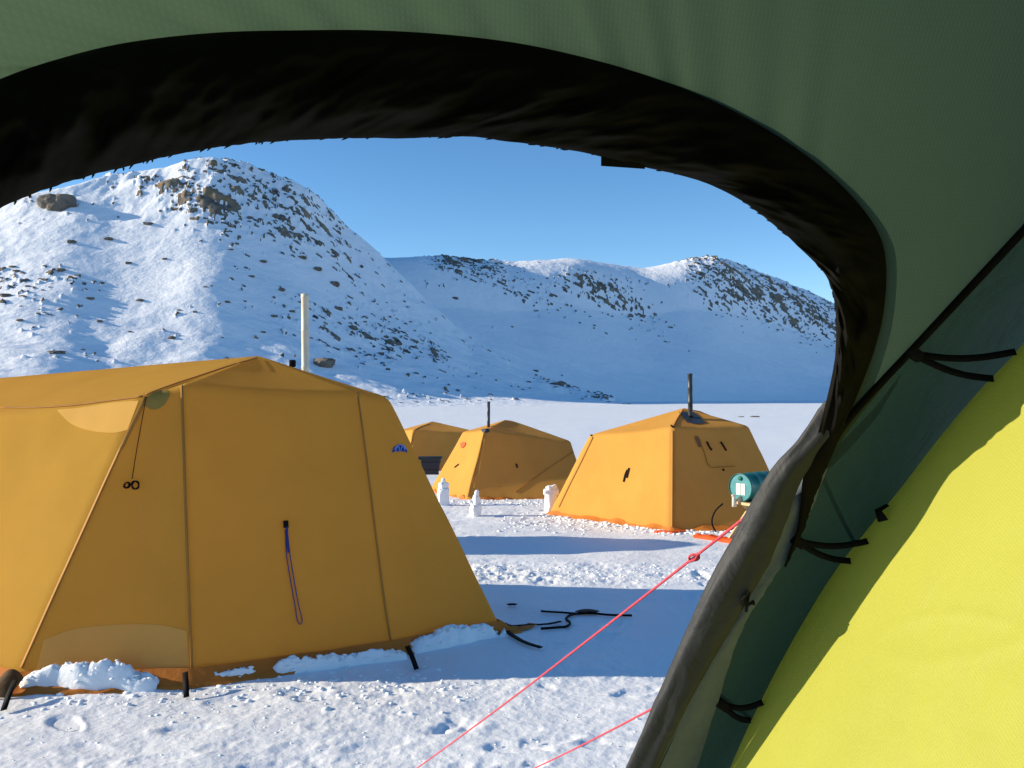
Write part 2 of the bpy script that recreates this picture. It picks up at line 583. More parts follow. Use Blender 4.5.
skyA = np.array([(-1400, 330), (-900, 300), (-500, 262), (-300, 243), (-100, 222), (0, 203), (60, 184), (130, 171), (190, 157), (215, 156), (250, 166), (290, 180),
                 (320, 199), (345, 224), (380, 256), (420, 297), (470, 342), (520, 372), (570, 392), (620, 402), (660, 408), (2400, 430)], float)
skyB = np.array([(-1400, 330), (200, 270), (300, 258), (385, 257), (430, 255), (455, 259), (490, 262), (520, 264), (545, 260), (580, 257), (605, 262), (640, 269), (655, 266),
                 (690, 258), (715, 257), (740, 265), (765, 274), (800, 288), (836, 304), (900, 330), (1000, 352), (1400, 372), (2400, 385)], float)
uf = np.tan(np.radians(np.arange(-34, 34.01, 0.062)))
uc = np.tan(np.radians(np.arange(35, 62, 1.0)))
U = np.concatenate([-uc[::-1], uf, uc])
YY = np.concatenate([np.geomspace(110, 300, 300), np.linspace(301, 600, 190), np.linspace(606, 1100, 25)])
UU, Y2 = np.meshgrid(U, YY, indexing='ij')
PXU = 512 + F * UU
def soft(px, xs, ys, sig):
    q = np.arange(-1700, 2700, 2.0)
    k = np.exp(-0.5 * (np.arange(-90, 91) * 2.0 / sig) ** 2)
    v = np.convolve(np.interp(q, xs, ys), k / k.sum(), 'same')
    return np.interp(px, q, v)
vA = vpx(soft(PXU, skyA[:, 0], skyA[:, 1], 11))
vB = vpx(soft(PXU, skyB[:, 0], skyB[:, 1], 9))
eyeL = EYE.z - LAKE
wob = fbm(PXU / 180.0, 0, 0, 1, 2, seed=2.0)
YfA = 6 * wob + soft(PXU, [-1400, -200, 500, 640], [100, 112, 178, 190], 50)
YrA = soft(PXU, [-1400, -200, 200, 380, 500, 640], [215, 222, 272, 292, 270, 240], 50) + 5 * fbm(PXU / 90.0, 1.0, 0, 1, 2, seed=6.0)
hA = vA * YrA + eyeL
s = (Y2 - YfA) / (YrA - YfA)
sc_ = np.clip(s, 0, 1)
prof = 0.22 * sc_ + 0.78 * sc_ ** 1.55
prof = np.where(s > 1, 1.0, prof)
HA = hA * prof
HA = np.where(Y2 > YrA, (vA * (1 - .09 * sstep(0, 45, Y2 - YrA)) * Y2 + eyeL) * (1 - 0.6 * sstep(480, 800, Y2)), HA)
HA = HA * sstep(-0.05, 0.05, s) - 3.0 * (1 - sstep(-0.08, 0.02, s))
YfB = soft(PXU, [-200, 400, 830, 1400], [185, 190, 385, 480], 50) + 4 * wob
YrB = YfB + 185 + 4 * fbm(PXU / 110.0, 3.0, 0, 1, 2, seed=16.0)
hB = vB * YrB + eyeL
sB = (Y2 - YfB) / (YrB - YfB)
sb = np.clip(sB, 0, 1)
profB = 0.40 * sb + 0.60 * sb ** 1.25
profB = profB - 0.035 * np.sin(np.pi * sb) + 0.075 * np.sin(np.pi * np.clip((sb - .62) / .38, 0, 1))
HB = np.where(sB > 1, (vB * (1 - .12 * sstep(0, 60, Y2 - YrB)) * Y2 + eyeL) * (1 - .5 * sstep(1.3, 3.0, sB)), hB * profB)
HB = HB - 3.0 * (1 - sstep(-0.08, 0.02, sB))
onA = HA >= HB
kk = 7.0 * np.clip((np.minimum(HA, HB) - 1.0) / 10.0, 0.001, 1)
hh_ = np.clip(.5 + .5 * (HA - HB) / kk, 0, 1)
H = HB * (1 - hh_) + HA * hh_ + kk * hh_ * (1 - hh_)
X2 = UU * Y2
# gentle folds of the slopes
lift = np.clip(H / 12.0, 0, 1)
H = H + lift * (2.0 * fbm(X2, Y2, 0, 0.02, 3, seed=41.0) + 0.55 * fbm(X2 * .45, Y2, 0, 0.08, 4, 0.55, seed=14.0) + 0.22 * fbm(X2 * .3, Y2, 0, 0.3, 3, seed=19.0)
                + 0.16 * np.abs(fbm(X2 * .5, Y2, 0, 0.22, 4, 0.55, seed=23.0)))
low = sstep(0.4, 3, H) * (1 - sstep(14, 26, H)) * np.where(onA, 1, 0.5)
H = H + low * 1.5 * fbm(X2 * .55, Y2, 0, 0.075, 4, 0.55, seed=71.0)
# where rock crops out, as a density measured over the slopes
VV = (H - eyeL) / Y2
PYV = 395.0 - F * VV
def blob(cx, cy, sx, sy, w, rot=0.0):
    a, b = PXU - cx, PYV - cy
    c_, s_ = math.cos(R(rot)), math.sin(R(rot))
    p, q = a * c_ + b * s_, -a * s_ + b * c_
    return w * np.exp(-0.5 * ((p / sx) ** 2 + (q / sy) ** 2))
DA = np.full_like(PXU, 0.085)
DB = np.full_like(PXU, -0.02)
for args in [(180, 194, 50, 10, .80, 14), (235, 180, 45, 12, .55, 25), (285, 200, 38, 18, .26, 40), (318, 232, 26, 22, .20, 50), (240, 226, 70, 9, .26, 14),
             (340, 325, 60, 24, .15, 25), (375, 300, 40, 20, .08, 45), (30, 285, 50, 14, .22, 5), (20, 330, 70, 20, .03, 0), (260, 320, 90, 18, .08, 10), (400, 350, 50, 12, .12, 20),
             (90, 215, 50, 16, .12, 20), (260, 345, 60, 10, .08, 0), (555, 383, 14, 5, .34, 10), (615, 400, 14, 3, .28, 8), (590, 392, 24, 5, .16, 15)]:
    DA += blob(*args)
DA -= blob(100, 250, 60, 14, .25, 5) + blob(60, 380, 150, 14, .12) + blob(180, 150, 50, 12, .25) + blob(120, 190, 40, 10, .15) + blob(180, 300, 80, 22, .10)
for args in [(450, 264, 26, 7, .55, 10), (480, 272, 30, 9, .35, 25), (545, 290, 45, 14, .30, 30), (590, 283, 40, 9, .50, 28), (620, 300, 40, 9, .42, 35), (640, 280, 20, 8, .25, 25),
             (705, 270, 28, 11, .42, 20), (745, 290, 40, 15, .42, 28), (790, 305, 45, 16, .44, 28), (830, 318, 30, 14, .36, 25), (720, 300, 30, 12, .30, 35), (450, 300, 40, 20, .1, 30),
             (580, 330, 80, 20, .05, 20)]:
    DB += blob(*args)
DB -= blob(575, 263, 28, 6, .5) + blob(410, 262, 20, 5, .4) + blob(670, 270, 12, 5, .4)
DEN = np.where(onA, DA, DB)
DEN = np.where(H < 0.6, -0.6, DEN)
# shoulders and notches of the crests
crestA = sstep(.45, 1.0, s) * (1 - sstep(0, 60, Y2 - YrA))
crestB = sstep(.6, 1.0, sB) * (1 - sstep(0, 70, Y2 - YrB))
jag = 2.6 * (fbm(X2 + .5 * Y2, Y2 * .3, 0, 0.032, 2, 0.5, seed=39.0) - .1) + 1.4 * fbm(X2, Y2 * .5, 0, 0.06, 4, 0.6, seed=37.0) + .8 * (1 - 2 * np.abs(fbm(X2, Y2 * .5, 0, 0.11, 3, 0.55, seed=47.0)))
H = H + np.where(onA, crestA * np.clip(.35 + DEN * 1.5, .15, 1), crestB * np.clip(.25 + DEN * 1.4, .1, 1)) * jag
# outcrops and boulders, each a block standing out of the snow
rock = np.zeros_like(H)
raise_ = np.zeros_like(H)
DENn = DEN + .22 * fbm(X2, Y2, 0, 0.05, 3, 0.6, seed=91.0) + .12 * fbm(X2, Y2, 0, .2, 2, seed=92.0)
wx = X2 + 1.2 * fbm(X2, Y2, 0, .35, 2, seed=51.0)
wy = Y2 + 1.2 * fbm(X2, Y2, 0, .35, 2, seed=52.0)
tone = np.zeros_like(H)
for size, ax_, k, off, hk, seed in ((6.5, .62, .56, .40, .26, 3), (3.4, .68, .62, .28, .32, 17), (1.9, .8, .60, .17, .42, 29), (1.05, .9, .46, .07, .45, 43)):
    ca, sa = math.cos(R(16)), math.sin(R(16))
    qx, qy = (wx * ca - wy * sa) / size * ax_, (wx * sa + wy * ca) / size * 1.15
    edge, ra, rb = cells(qx, qy, seed)
    on = ra < np.clip((DENn - off) * k, 0, .82)
    up = sstep(.02 + .14 * rb, .22 + .22 * rb, edge) * on
    top = size * hk * (.35 + .9 * rb)
    tilt = .25 * size * hk * ((qx - np.floor(qx)) - .5)
    add = up * (top + tilt)
    tone = np.where(add > raise_, rb, tone)
    raise_ = np.maximum(raise_, add)
    capped = ((ra * 97 % 1) < .30) & (size < 3)                      # some keep their cap of snow
    m_ = sstep(.05, .35, up) * np.where(capped, 1 - sstep(.55, .9, up), 1)
    rock = np.maximum(rock, m_)
raise_ = raise_ * np.clip(H / 1.5, 0, 1)
H = H + raise_ + rock * .25 * fbm(X2, Y2, H, .9, 3, .6, seed=63.0)
mount = grid_obj('mountain', np.stack([X2, Y2, H + LAKE], -1), M_MOUNT)
mount.data.flip_normals()
tag(mount, kind='structure')
att = mount.data.attributes.new('rock', 'FLOAT', 'POINT')
att.data.foreach_set('value', (rock * np.clip(H * 1.0, 0, 1)).ravel().astype(np.float32))
att = mount.data.attributes.new('tone', 'FLOAT', 'POINT')
att.data.foreach_set('value', tone.ravel().astype(np.float32))
del rock, raise_, tone, wx, wy


def bvh_of(o):
    mw = Vector(ROOT.get(o.name, (0, 0, 0)))
    me = o.data
    return BVHTree.FromPolygons([v.co + mw for v in me.vertices], [tuple(p.vertices) for p in me.polygons])


mb_step = 2
_sub = np.stack([X2, Y2, H + LAKE], -1)[::mb_step, ::mb_step]
mount_bvh = BVHTree.FromPolygons(_sub.reshape(-1, 3).tolist(), grid_faces(_sub.shape[0], _sub.shape[1]).tolist())


# ------------------------------------------------------------------ boulders on the slopes
def boulder_mesh(seed, flat=0.7):
    bm = bmesh.new()
    bmesh.ops.create_icosphere(bm, subdivisions=3, radius=1.0)
    pts = np.array([v.co[:] for v in bm.verts])
    d = fbm(pts[:, 0], pts[:, 1], pts[:, 2], 0.9, 4, 0.55, seed=seed * 7.3)
    step = np.round((pts @ np.array([0.5, 0.3, 0.8])) * 3) / 3 * 0.06
    for v, a, b in zip(bm.verts, d, step):
        k = 1 + 0.55 * a + b
        v.co = Vector((v.co.x * k, v.co.y * k, max(-0.7, min(v.co.z * k, 0.75)) * flat))
    me = bpy.data.meshes.new('boulder')
    bm.to_mesh(me)
    bm.free()
    me.materials.append(M_ROCK)
    return me


BM = [boulder_mesh(i + 1, 0.6 + 0.08 * i) for i in range(5)]


def boulder(px, py, wpx, k, label, group=None, sq=1.0):
    d = ray(px, py).normalized()
    loc, nrm, _, dist = mount_bvh.ray_cast(EYE, d)
    if loc is None or px > 512 and py > 404:
        loc = GP(px, py)
        dist = (loc - EYE).length
    o = bpy.data.objects.new('boulder', BM[k % 5])
    COL.objects.link(o)
    r_ = wpx / F * dist / 2
    o.scale = (r_, r_, r_ * sq)
    o.location = loc - Vector((0, 0, 0.15 * r_))
    o.rotation_euler = (0, 0, k * 1.3)
    return tag(o, label, 'boulder', group)


boulder(61, 204, 31, 3, 'huge flat topped brown boulder standing alone on the left skyline of the near hill', 'boulders on the mountain', .95)
boulder(57, 352, 15, 1, 'low dark boulder on the snow just above the roof of the nearest tent', 'boulders on the mountain', .6)
boulder(325, 362, 24, 2, 'snow capped dark boulder just right of the pale stovepipe', 'boulders on the mountain', .8)
boulder(334, 284, 9, 4, 'squarish reddish boulder on the open slope above the pale stovepipe', 'boulders on the mountain', 1)
boulder(556, 384, 15, 0, 'dark boulder at the foot of the shaded slope left of the second tent stovepipe', 'boulders on the mountain', .8)
boulder(400, 408, 8, 1, 'small dark boulder on the flat snow right of the nearest tent roof', 'boulders on the mountain', .7)
boulder(741, 417, 6, 2, 'small half buried stone on the lake ice, left one of two', 'boulders on the mountain', .7)
boulder(755, 417, 9, 3, 'half buried stone on the lake ice, right one of two', 'boulders on the mountain', .6)
sp = [(18, 272), (12, 268), (28, 288), (44, 290), (73, 243), (42, 309), (85, 348), (20, 320), (92, 298), (130, 262), (166, 258), (206, 285), (178, 309), (196, 312), (212, 284),
      (232, 250), (250, 278), (262, 262), (245, 300), (272, 316), (291, 312), (262, 333), (300, 300), (340, 310), (352, 328), (366, 322), (372, 300), (384, 336), (391, 318), (406, 300),
      (412, 322), (398, 345), (422, 340), (380, 352), (350, 350), (430, 356), (444, 362), (575, 388), (610, 403), (624, 405), (630, 404), (536, 372), (548, 380), (513, 325), (455, 300),
      (148, 225), (110, 240), (140, 300), (60, 268), (8, 296), (222, 338), (310, 338), (170, 338), (128, 332), (100, 322), (332, 255), (318, 268), (300, 256), (280, 290), (226, 300)]
for i, (a, b) in enumerate(sp):
    boulder(a + random.uniform(-2, 2), b + random.uniform(-2, 2), random.choice([3, 4, 4, 5, 6, 7, 9]), i,
            'small dark stone poking out of the snow on the mountain slope', 'small stones on the mountain slope', random.uniform(.6, 1))


# ------------------------------------------------------------------ ochre tents
def loft_canopy(name, cols, mat, parent, nu=18, nw=22, nr=14, sag=0.05, rsag=0.04, esag=0.03, wr=0.004, seed=0.0):
    cols = [tuple(np.array(c[k], float) for k in range(3)) for c in cols]
    n = len(cols)
    cen = np.mean([c[1] for c in cols], axis=0)
    rows = []
    for i in range(n):
        b0, e0, t0 = cols[i]
        b1, e1, t1 = cols[(i + 1) % n]
        wn_ = np.cross(b1 - b0, e0 - b0)
        wn_ /= np.linalg.norm(wn_) + 1e-9
        if np.dot(wn_, cen - b0) < 0:
            wn_ = -wn_
        ln = np.linalg.norm(b1 - b0)
        for t in np.linspace(0, 1, nu, endpoint=False):
            bump_ = math.sin(math.pi * t)
            b = b0 + (b1 - b0) * t
            e = e0 + (e1 - e0) * t + np.array([0, 0, -esag * bump_ * ln]) + wn_ * sag * 0.5 * bump_ * ln * .5
            p = t0 + (t1 - t0) * t
            col_ = []
            c0 = 0.032
            for q in np.linspace(0, 1, nw):                       # the wall
                if q <= 1 - c0:
                    w = b + (e - b) * q
                else:
                    w = None
                if w is not None:
                    col_.append(w + wn_ * sag * ln * bump_ * math.sin(math.pi * min(1, q)) * 0.6)
            a_ = b + (e - b) * (1 - c0)
            c_ = e + (p - e) * c0 * 2.2
            for q in np.linspace(0.15, 1, 6):                     # the turn at the eaves
                col_.append(a_ * (1 - q) ** 2 + e * 2 * q * (1 - q) + c_ * q * q)
            for q in np.linspace(0, 1, nr)[1:]:                   # the roof
                w = c_ + (p - c_) * q
                col_.append(w - np.array([0, 0, rsag * ln * bump_ * math.sin(math.pi * q) * (1 - .6 * q)]))
            rows.append(col_)
    arr = np.array(rows)
    nz = fbm(arr[..., 0], arr[..., 1], arr[..., 2] * 0.6, 1.6, 3, seed=seed) * wr * 2.5
    nz2 = fbm(arr[..., 0], arr[..., 1], arr[..., 2] * 0.35, 7.0, 2, seed=seed + 5) * wr * 0.5
    out_ = arr - cen
    out_[..., 2] *= 0.3
    out_ /= np.linalg.norm(out_, axis=-1, keepdims=True) + 1e-9
    arr = arr + out_ * (nz + nz2)[..., None]
    o = grid_obj(name, arr, mat, parent, close_u=True)
    bm = bmesh.new()
    bm.from_mesh(o.data)
    bmesh.ops.remove_doubles(bm, verts=bm.verts, dist=1e-4)
    bmesh.ops.recalc_face_normals(bm, faces=bm.faces)
    bm.to_mesh(o.data)
    bm.free()
    return o


def skirt(cols, mat, parent, width=0.2, seed=0.0, name='snow_skirt', sink=0.0):
    bs = [Vector(c[0]) for c in cols]
    cen = sum(bs, Vector()) / len(bs)
    rows = []
    n = len(bs)
    for i in range(n):
        a, b = bs[i], bs[(i + 1) % n]
        for t in np.linspace(0, 1, 40, endpoint=False):
            p = a.lerp(b, t)
            o = (p - cen)
            o.z = 0
            o.normalize()
            w = width * (0.8 + 0.6 * float(fbm(p.x, p.y, 0, 2.0, 3, seed=seed)))
            r_ = []
            for q in (0, .3, .6, .85, 1):
                s_ = p + o * (w * q)
                z = float(ground_z(s_.x, s_.y)) + 0.012 - sink * (.6 + 1.5 * float(fbm(s_.x, s_.y, 0, 3, 2, seed=seed + 8))) + 0.07 * (1 - q) ** 1.5 + 0.02 * float(fbm(s_.x, s_.y, 0, 9, 2, seed=seed + 3)) * q
                r_.append((s_.x, s_.y, z))
            r_.append((s_.x + o.x * .004, s_.y + o.y * .004, r_[-1][2] - 0.03))
            rows.append(r_)
    return grid_obj(name, rows, mat, parent, close_u=True)


def hit(bvh, px, py, off=0.005):
    d = ray(px, py).normalized()
    loc, nrm, i, dist = bvh.ray_cast(EYE, d)
    if loc is None:
        return None
    if nrm.dot(d) > 0:
        nrm = -nrm
    return loc + nrm * off, nrm


def drape_pts(bvh, pts, n=30, off=0.005):
    ps, ns = [], []
    for px, py in resample(pts, n):
        h = hit(bvh, px, py, off)
        if h:
            ps.append(h[0]); ns.append(h[1])
    return ps, ns


def drape_strip(bvh, pts, width, mat, name, parent, n=30, off=0.004, thick=0.004):
    ps, ns = drape_pts(bvh, pts, n, off)
    if len(ps) < 3:
        return None
    mb = MB()
    mb.strip(ps, ns, width, thick)
    return mb.build(name, mat, parent)


def drape_tube(bvh, pts, rad, mat, name, parent, n=30, off=0.006):
    ps, ns = drape_pts(bvh, pts, n, off)
    if len(ps) < 3:
        return None
    mb = MB()
    mb.tube(ps, rad, 6)
    return mb.build(name, mat, parent)


def drape_patch(bvh, top, bot, mat, name, parent, n=24, m=8, off=0.004):
    """a thin patch draped on the canvas between two outlines"""
    T, B = resample(top, n), resample(bot, n)
    arr = []
    for a, b in zip(T, B):
        row = []
        for q in np.linspace(0, 1, m):
            c = a * (1 - q) + b * q
            h = hit(bvh, c[0], c[1], off)
            row.append(h[0] if h else None)
        arr.append(row)
    arr = [r_ for r_ in arr if all(p is not None for p in r_)]
    if len(arr) < 2:
        return None
    return grid_obj(name, [[tuple(p) for p in r_] for r_ in arr], mat, parent)


def at_ground(v):
    v = Vector(v)
    v.z = float(ground_z(v.x, v.y))
    return v


def gp(px, py):
    return at_ground(GP(px, py))


def gxy(x, y):
    return at_ground((x, y, 0))


def stovepipe(parent, foot, top, rad, mat, boot_pts=None):
    mb = MB()
    f, t = Vector(foot), Vector(top)
    ax = (t - f)
    pts = [f + ax * q for q in (0, .05, .33, .335, .345, .35, .66, .665, .675, .68, .96, .965, 1.0)]
    rd = [rad, rad, rad, rad * 1.07, rad * 1.07, rad, rad, rad * 1.07, rad * 1.07, rad, rad, rad * 1.08, rad * 1.08]
    mb.tube(pts, rd, 16)
    return mb.build('stovepipe', mat, parent)


TENT_GROUP = 'ochre canvas tents of the camp'
# --- the nearest tent
A_b, B_b, S_b, C_b = gp(17, 686), gp(192, 683), gp(392, 652), gp(502, 633)
D_b, BL_b, E_b = gxy(-5.3, 6.1), gxy(-5.5, 8.1), gxy(-1.25, 7.9)
ap1, ap2 = P(258, 356, 6.35), P(-70, 384, 7.2)
t1_cols = [
    (A_b, P(145, 394, 5.20), ap1),
    (B_b, P(183, 384, 5.30), ap1),
    (S_b, P(357, 392, 5.95), ap1),
    (C_b, P(388, 397, 6.20), ap1),
    (E_b, Vector((-1.55, 7.5, 1.45 - 0.04)), ap1),
    (BL_b, Vector((-5.1, 7.8, 1.25)), ap2),
    (D_b, P(-150, 424, 6.35), ap2),
]
c1 = sum((c[0] for c in t1_cols), Vector()) / len(t1_cols)
t1 = empty('camp_tent', c1, 'largest and nearest ochre tent, with a blue cord and badge on its shaded wall', 'tent', TENT_GROUP)
can1 = loft_canopy('canopy', t1_cols, M_TENT, t1, nu=26, nw=30, nr=18, sag=0.016, rsag=0.006, esag=0.014, wr=0.007, seed=3)
bv1 = bvh_of(can1)
skirt(t1_cols, M_SKIRT, t1, 0.16, 2.0)
drape_strip(bv1, [(146, 397), (115, 462), (85, 528), (55, 594), (31, 648), (22, 668)], 0.022, M_SEAM, 'seam', t1, 40)
drape_strip(bv1, [(182, 386), (184, 450), (187, 540), (190, 620), (192, 676)], 0.016, M_SEAM, 'seam', t1, 40)
drape_strip(bv1, [(357, 392), (365, 450), (375, 530), (384, 600), (391, 645)], 0.014, M_SEAM, 'seam', t1, 40)
drape_strip(bv1, [(146, 395), (170, 386), (200, 376), (230, 366), (256, 358.5)], 0.016, M_SEAM, 'seam', t1, 30)
drape_strip(bv1, [(2, 408), (40, 408), (80, 405), (118, 400), (143, 397)], 0.012, M_SEAM, 'seam', t1, 30)
drape_patch(bv1, [(44, 640), (75, 629), (120, 624.5), (160, 625), (187, 631)], [(36, 672), (75, 676), (115, 678), (155, 679), (190, 678)], M_GLOW, 'hem_glow', t1, 30, 12)  # painted glow: lens of light through the lower wall, as a paler patch
drape_patch(bv1, [(58, 410), (80, 408), (105, 404), (125, 402), (139, 401)], [(58, 411), (72, 424), (92, 431), (114, 433), (128, 430)], M_GLOW, 'corner_glow', t1, 24, 8)  # painted glow below the eave, light through the canvas put into colour
drape_patch(bv1, [(148, 397), (154, 393), (160, 391), (166, 390), (169.5, 394)], [(145, 406), (151, 409.5), (158, 409), (165, 404), (169.7, 396)], M_OLIVE, 'corner_patch', t1, 16, 8)
mb = MB()
ps, ns = drape_pts(bv1, [(146, 398), (142, 420), (137, 450), (132.5, 479)], 20, 0.012)
mb.tube(ps, 0.0025, 6)
for k, (rx_, ry_, tl) in enumerate([(3.6, 2.6, -.5), (3.2, 4.2, .5), (4.4, 3.3, .9), (2.6, 2.2, -.9)]):
    sx_ = -4.4 if k % 3 == 0 else 4.2
    loop = [(132 + sx_ + rx_ * math.cos(a) * math.cos(tl) - ry_ * math.sin(a) * math.sin(tl), 485.5 + rx_ * math.cos(a) * math.sin(tl) + ry_ * math.sin(a) * math.cos(tl)) for a in np.linspace(0, 2 * math.pi, 12)]
    ps, ns = drape_pts(bv1, loop, 26, 0.014 + .004 * k)
    mb.tube(ps, 0.0045, 6)
mb.build('coiled_guy_cord', M_BLACK, t1)
mb = MB()
ps, ns = drape_pts(bv1, [(285, 521), (285.5, 528)], 6, 0.006)
mb.strip(ps, ns, 0.03, 0.012)
mb.build('cord_anchor', M_BLACK, t1)
mb = MB()
ps, ns = drape_pts(bv1, [(286.5, 528), (289.5, 555), (293.5, 580), (298, 605), (301.5, 619), (300.5, 624.5), (297, 621), (294.5, 606), (290.5, 583), (286.2, 556), (284.8, 530)], 80, 0.010)
mb.tube(ps, 0.0036, 6)
ps, ns = drape_pts(bv1, [(286, 527), (286.5, 540), (288, 553)], 12, 0.014)
mb.tube(ps, [0.008] * len(ps), 6)
mb.build('looped_cord', M_BLUE, t1)
bt, bb = [], []
for a in np.linspace(math.pi, 0, 13):
    bt.append((399.5 + 7.5 * math.cos(a), 452.5 - 8.0 * math.sin(a)))
    bb.append((399.5 + 7.5 * math.cos(a), 453 - 1.5 * math.sin(a)))
badge = drape_patch(bv1, bt, bb, M_BADGE, 'badge', t1, 20, 6, 0.004)
mb = MB()
for pts in ([(394.5, 452), (396, 448), (398, 447), (398.5, 451)], [(400, 451), (401, 447.5), (403, 447), (404, 451)], [(393.5, 450), (396, 446.3), (399.5, 445.3), (403, 446.2), (405.5, 449.8)]):
    ps, ns = drape_pts(bv1, pts, 12, 0.009)
    if len(ps) > 2:
        mb.strip(ps, ns, 0.008, 0.002)
mb.build('badge_mark', M_BADGEL, badge if badge else t1)
# the small dark vent hood at the front corner of the skirt
mb = MB()
pa, pb = gp(2, 690), gp(26, 690)
arr = []
for t in np.linspace(0, 1, 14):
    row = []
    base = pa.lerp(pb, t)
    hgt = 0.125 * (math.sin(math.pi * (0.12 + .76 * t)) ** .5)
    for q in np.linspace(0, 1, 8):
        row.append(base + Vector((0, -0.14 * (1 - q) - .02, hgt * (0.15 + .85 * q ** .7))))
    arr.append([tuple(p) for p in row])
grid_obj('vent_hood', arr, M_HOOD, t1)
for a, b in (((96 / 4 + 2, 690), (6, 711)), ((192, 683), (188, 697)), ((409, 655), (417, 668))):
    p0 = gp(*a) + Vector((0, -.10, 0.09))
    p1 = gp(*b) + Vector((0, -.02, 0.015))
    mb = MB()
    mb.strip([p0, p0.lerp(p1, .5) + Vector((0, 0, .01)), p1], Vector((0, -0.6, 0.8)), 0.03, 0.005)
    mb.build('peg_strap', M_BLACK, t1)
# corner webbing, slack on the snow
def lay(mb, pts, width, up=0.006, n=24, rad=None):
    q = [gp(*p) for p in resample(pts, n)]
    q = [p + Vector((0, 0, up + 0.01)) for p in q]
    if rad:
        mb.tube(q, rad, 6)
    else:
        mb.strip(q, Vector((0, 0, 1)), width, 0.006)
mb = MB()
lay(mb, [(503, 627), (507, 634), (516, 641), (528, 647), (541, 651)], 0.035)
lay(mb, [(504, 626), (512, 629), (530, 627), (548, 626), (561, 624)], 0.028)
mb.build('corner_webbing', M_BLACK, t1)
mb = MB()
lay(mb, [(504, 628), (520, 631), (533, 626)], 0.07, 0.004)
mb.build('corner_flap', M_SKIRT, t1)
# loose straps on the snow
mb = MB()
lay(mb, [(541, 631), (556, 630), (567, 629), (570, 625), (566, 621), (570, 617), (580, 615), (592, 614.5), (610, 616), (632, 616.5)], .03, rad=0.010, n=60)
lay(mb, [(541, 613), (555, 614), (570, 615), (584, 615)], .03, rad=0.009)
lay(mb, [(580, 615), (587, 613), (596, 614.5)], 0.09, 0.012)
tag(mb.build('guy_strap', M_BLACK), 'dark tangled strap lying on the shaded snow right of the nearest tent', 'strap')
mb = MB()
lay(mb, [(508, 607.5), (512, 607), (516, 607.5)], .045, 0.01)
tag(mb.build('strap_end', M_BLACK), 'short black strap end in the shaded snow beside the nearest tent edge', 'strap')

# --- right hand tent with the dark pipe
T3 = [
    (gp(549, 514), P(590, 435, 13.9), P(684, 408, 13.3)),
    (gp(672, 531), P(673, 427, 12.45), P(684, 408, 13.3)),
    (gp(798, 530), P(748, 426, 12.8), P(684, 408, 13.3)),
    (gxy(4.3, 14.6), P(742, 428, 14.3), P(700, 411, 13.7)),
    (gxy(1.7, 16.0), P(618, 431, 15.4), P(700, 411, 13.7)),
]
c3_ = sum((c[0] for c in T3), Vector()) / len(T3)
t3 = empty('camp_tent', c3_, 'orange tent with a black stovepipe and roof patch, behind the teal drum', 'tent', TENT_GROUP)
can3 = loft_canopy('canopy', T3, M_TENTF, t3, sag=0.02, rsag=0.006, esag=0.008, wr=0.008, seed=21)
bv3 = bvh_of(can3)
skirt(T3, M_SKIRT, t3, 0.12, 6.0, sink=.05)
drape_strip(bv3, [(672.5, 431), (672.4, 460), (672.2, 500), (672, 528)], 0.03, M_SEAM, 'seam', t3)
drape_strip(bv3, [(593, 437), (581, 462), (568, 488), (559, 507)], 0.03, M_SEAM, 'seam', t3)
drape_strip(bv3, [(673, 427), (677, 419), (683, 410)], 0.03, M_SEAM, 'seam', t3, 16)
boot = drape_patch(bv3, [(679, 412.5), (688, 413), (694, 412.5)], [(687, 423), (696, 424.5), (706, 423.5)], M_BOOT, 'pipe_boot', t3, 12, 8, 0.012)
stovepipe(t3, P(690.5, 417, 12.95), P(690, 373.5, 12.95), 0.036, M_PIPE)
mb = MB()
for pts in ([(700, 442), (704, 452), (709.5, 466.5), (722, 467), (735, 466.5)],):
    ps, ns = drape_pts(bv3, pts, 30, 0.006)
    mb.tube(ps, 0.008, 6)
mb.build('door_zip', M_SEAM, t3)
for pts in ([(706.5, 442), (709, 447), (711.5, 450.5)], [(720.5, 442), (723, 446), (726, 451)], [(722.8, 469), (723.4, 471)], [(628, 470), (626, 474), (624, 482)], [(629.5, 468), (627, 478)],
            [(671.5, 426), (673.5, 428)], [(590, 434.5), (592, 436)]):
    drape_strip(bv3, pts, 0.024, M_BLACK, 'tie_strap', t3, 8, 0.008, 0.012)
drape_patch(bv3, [(694, 437), (697, 436), (700, 440)], [(698, 447), (700, 447.5), (702, 446)], M_BOOTB, 'vent_sleeve', t3, 8, 6, 0.012)
mb = MB()
for px in np.linspace(659, 682, 6):
    p = gp(px, 533 - abs(px - 672) * .1)
    mb.box(p + Vector((0, -.0, 0.0)), (0.12, .10, .05), Quaternion((0, 0, 1), random.uniform(-.6, .6)), .015)
mb.build('skirt_fold', M_TARP, t3)

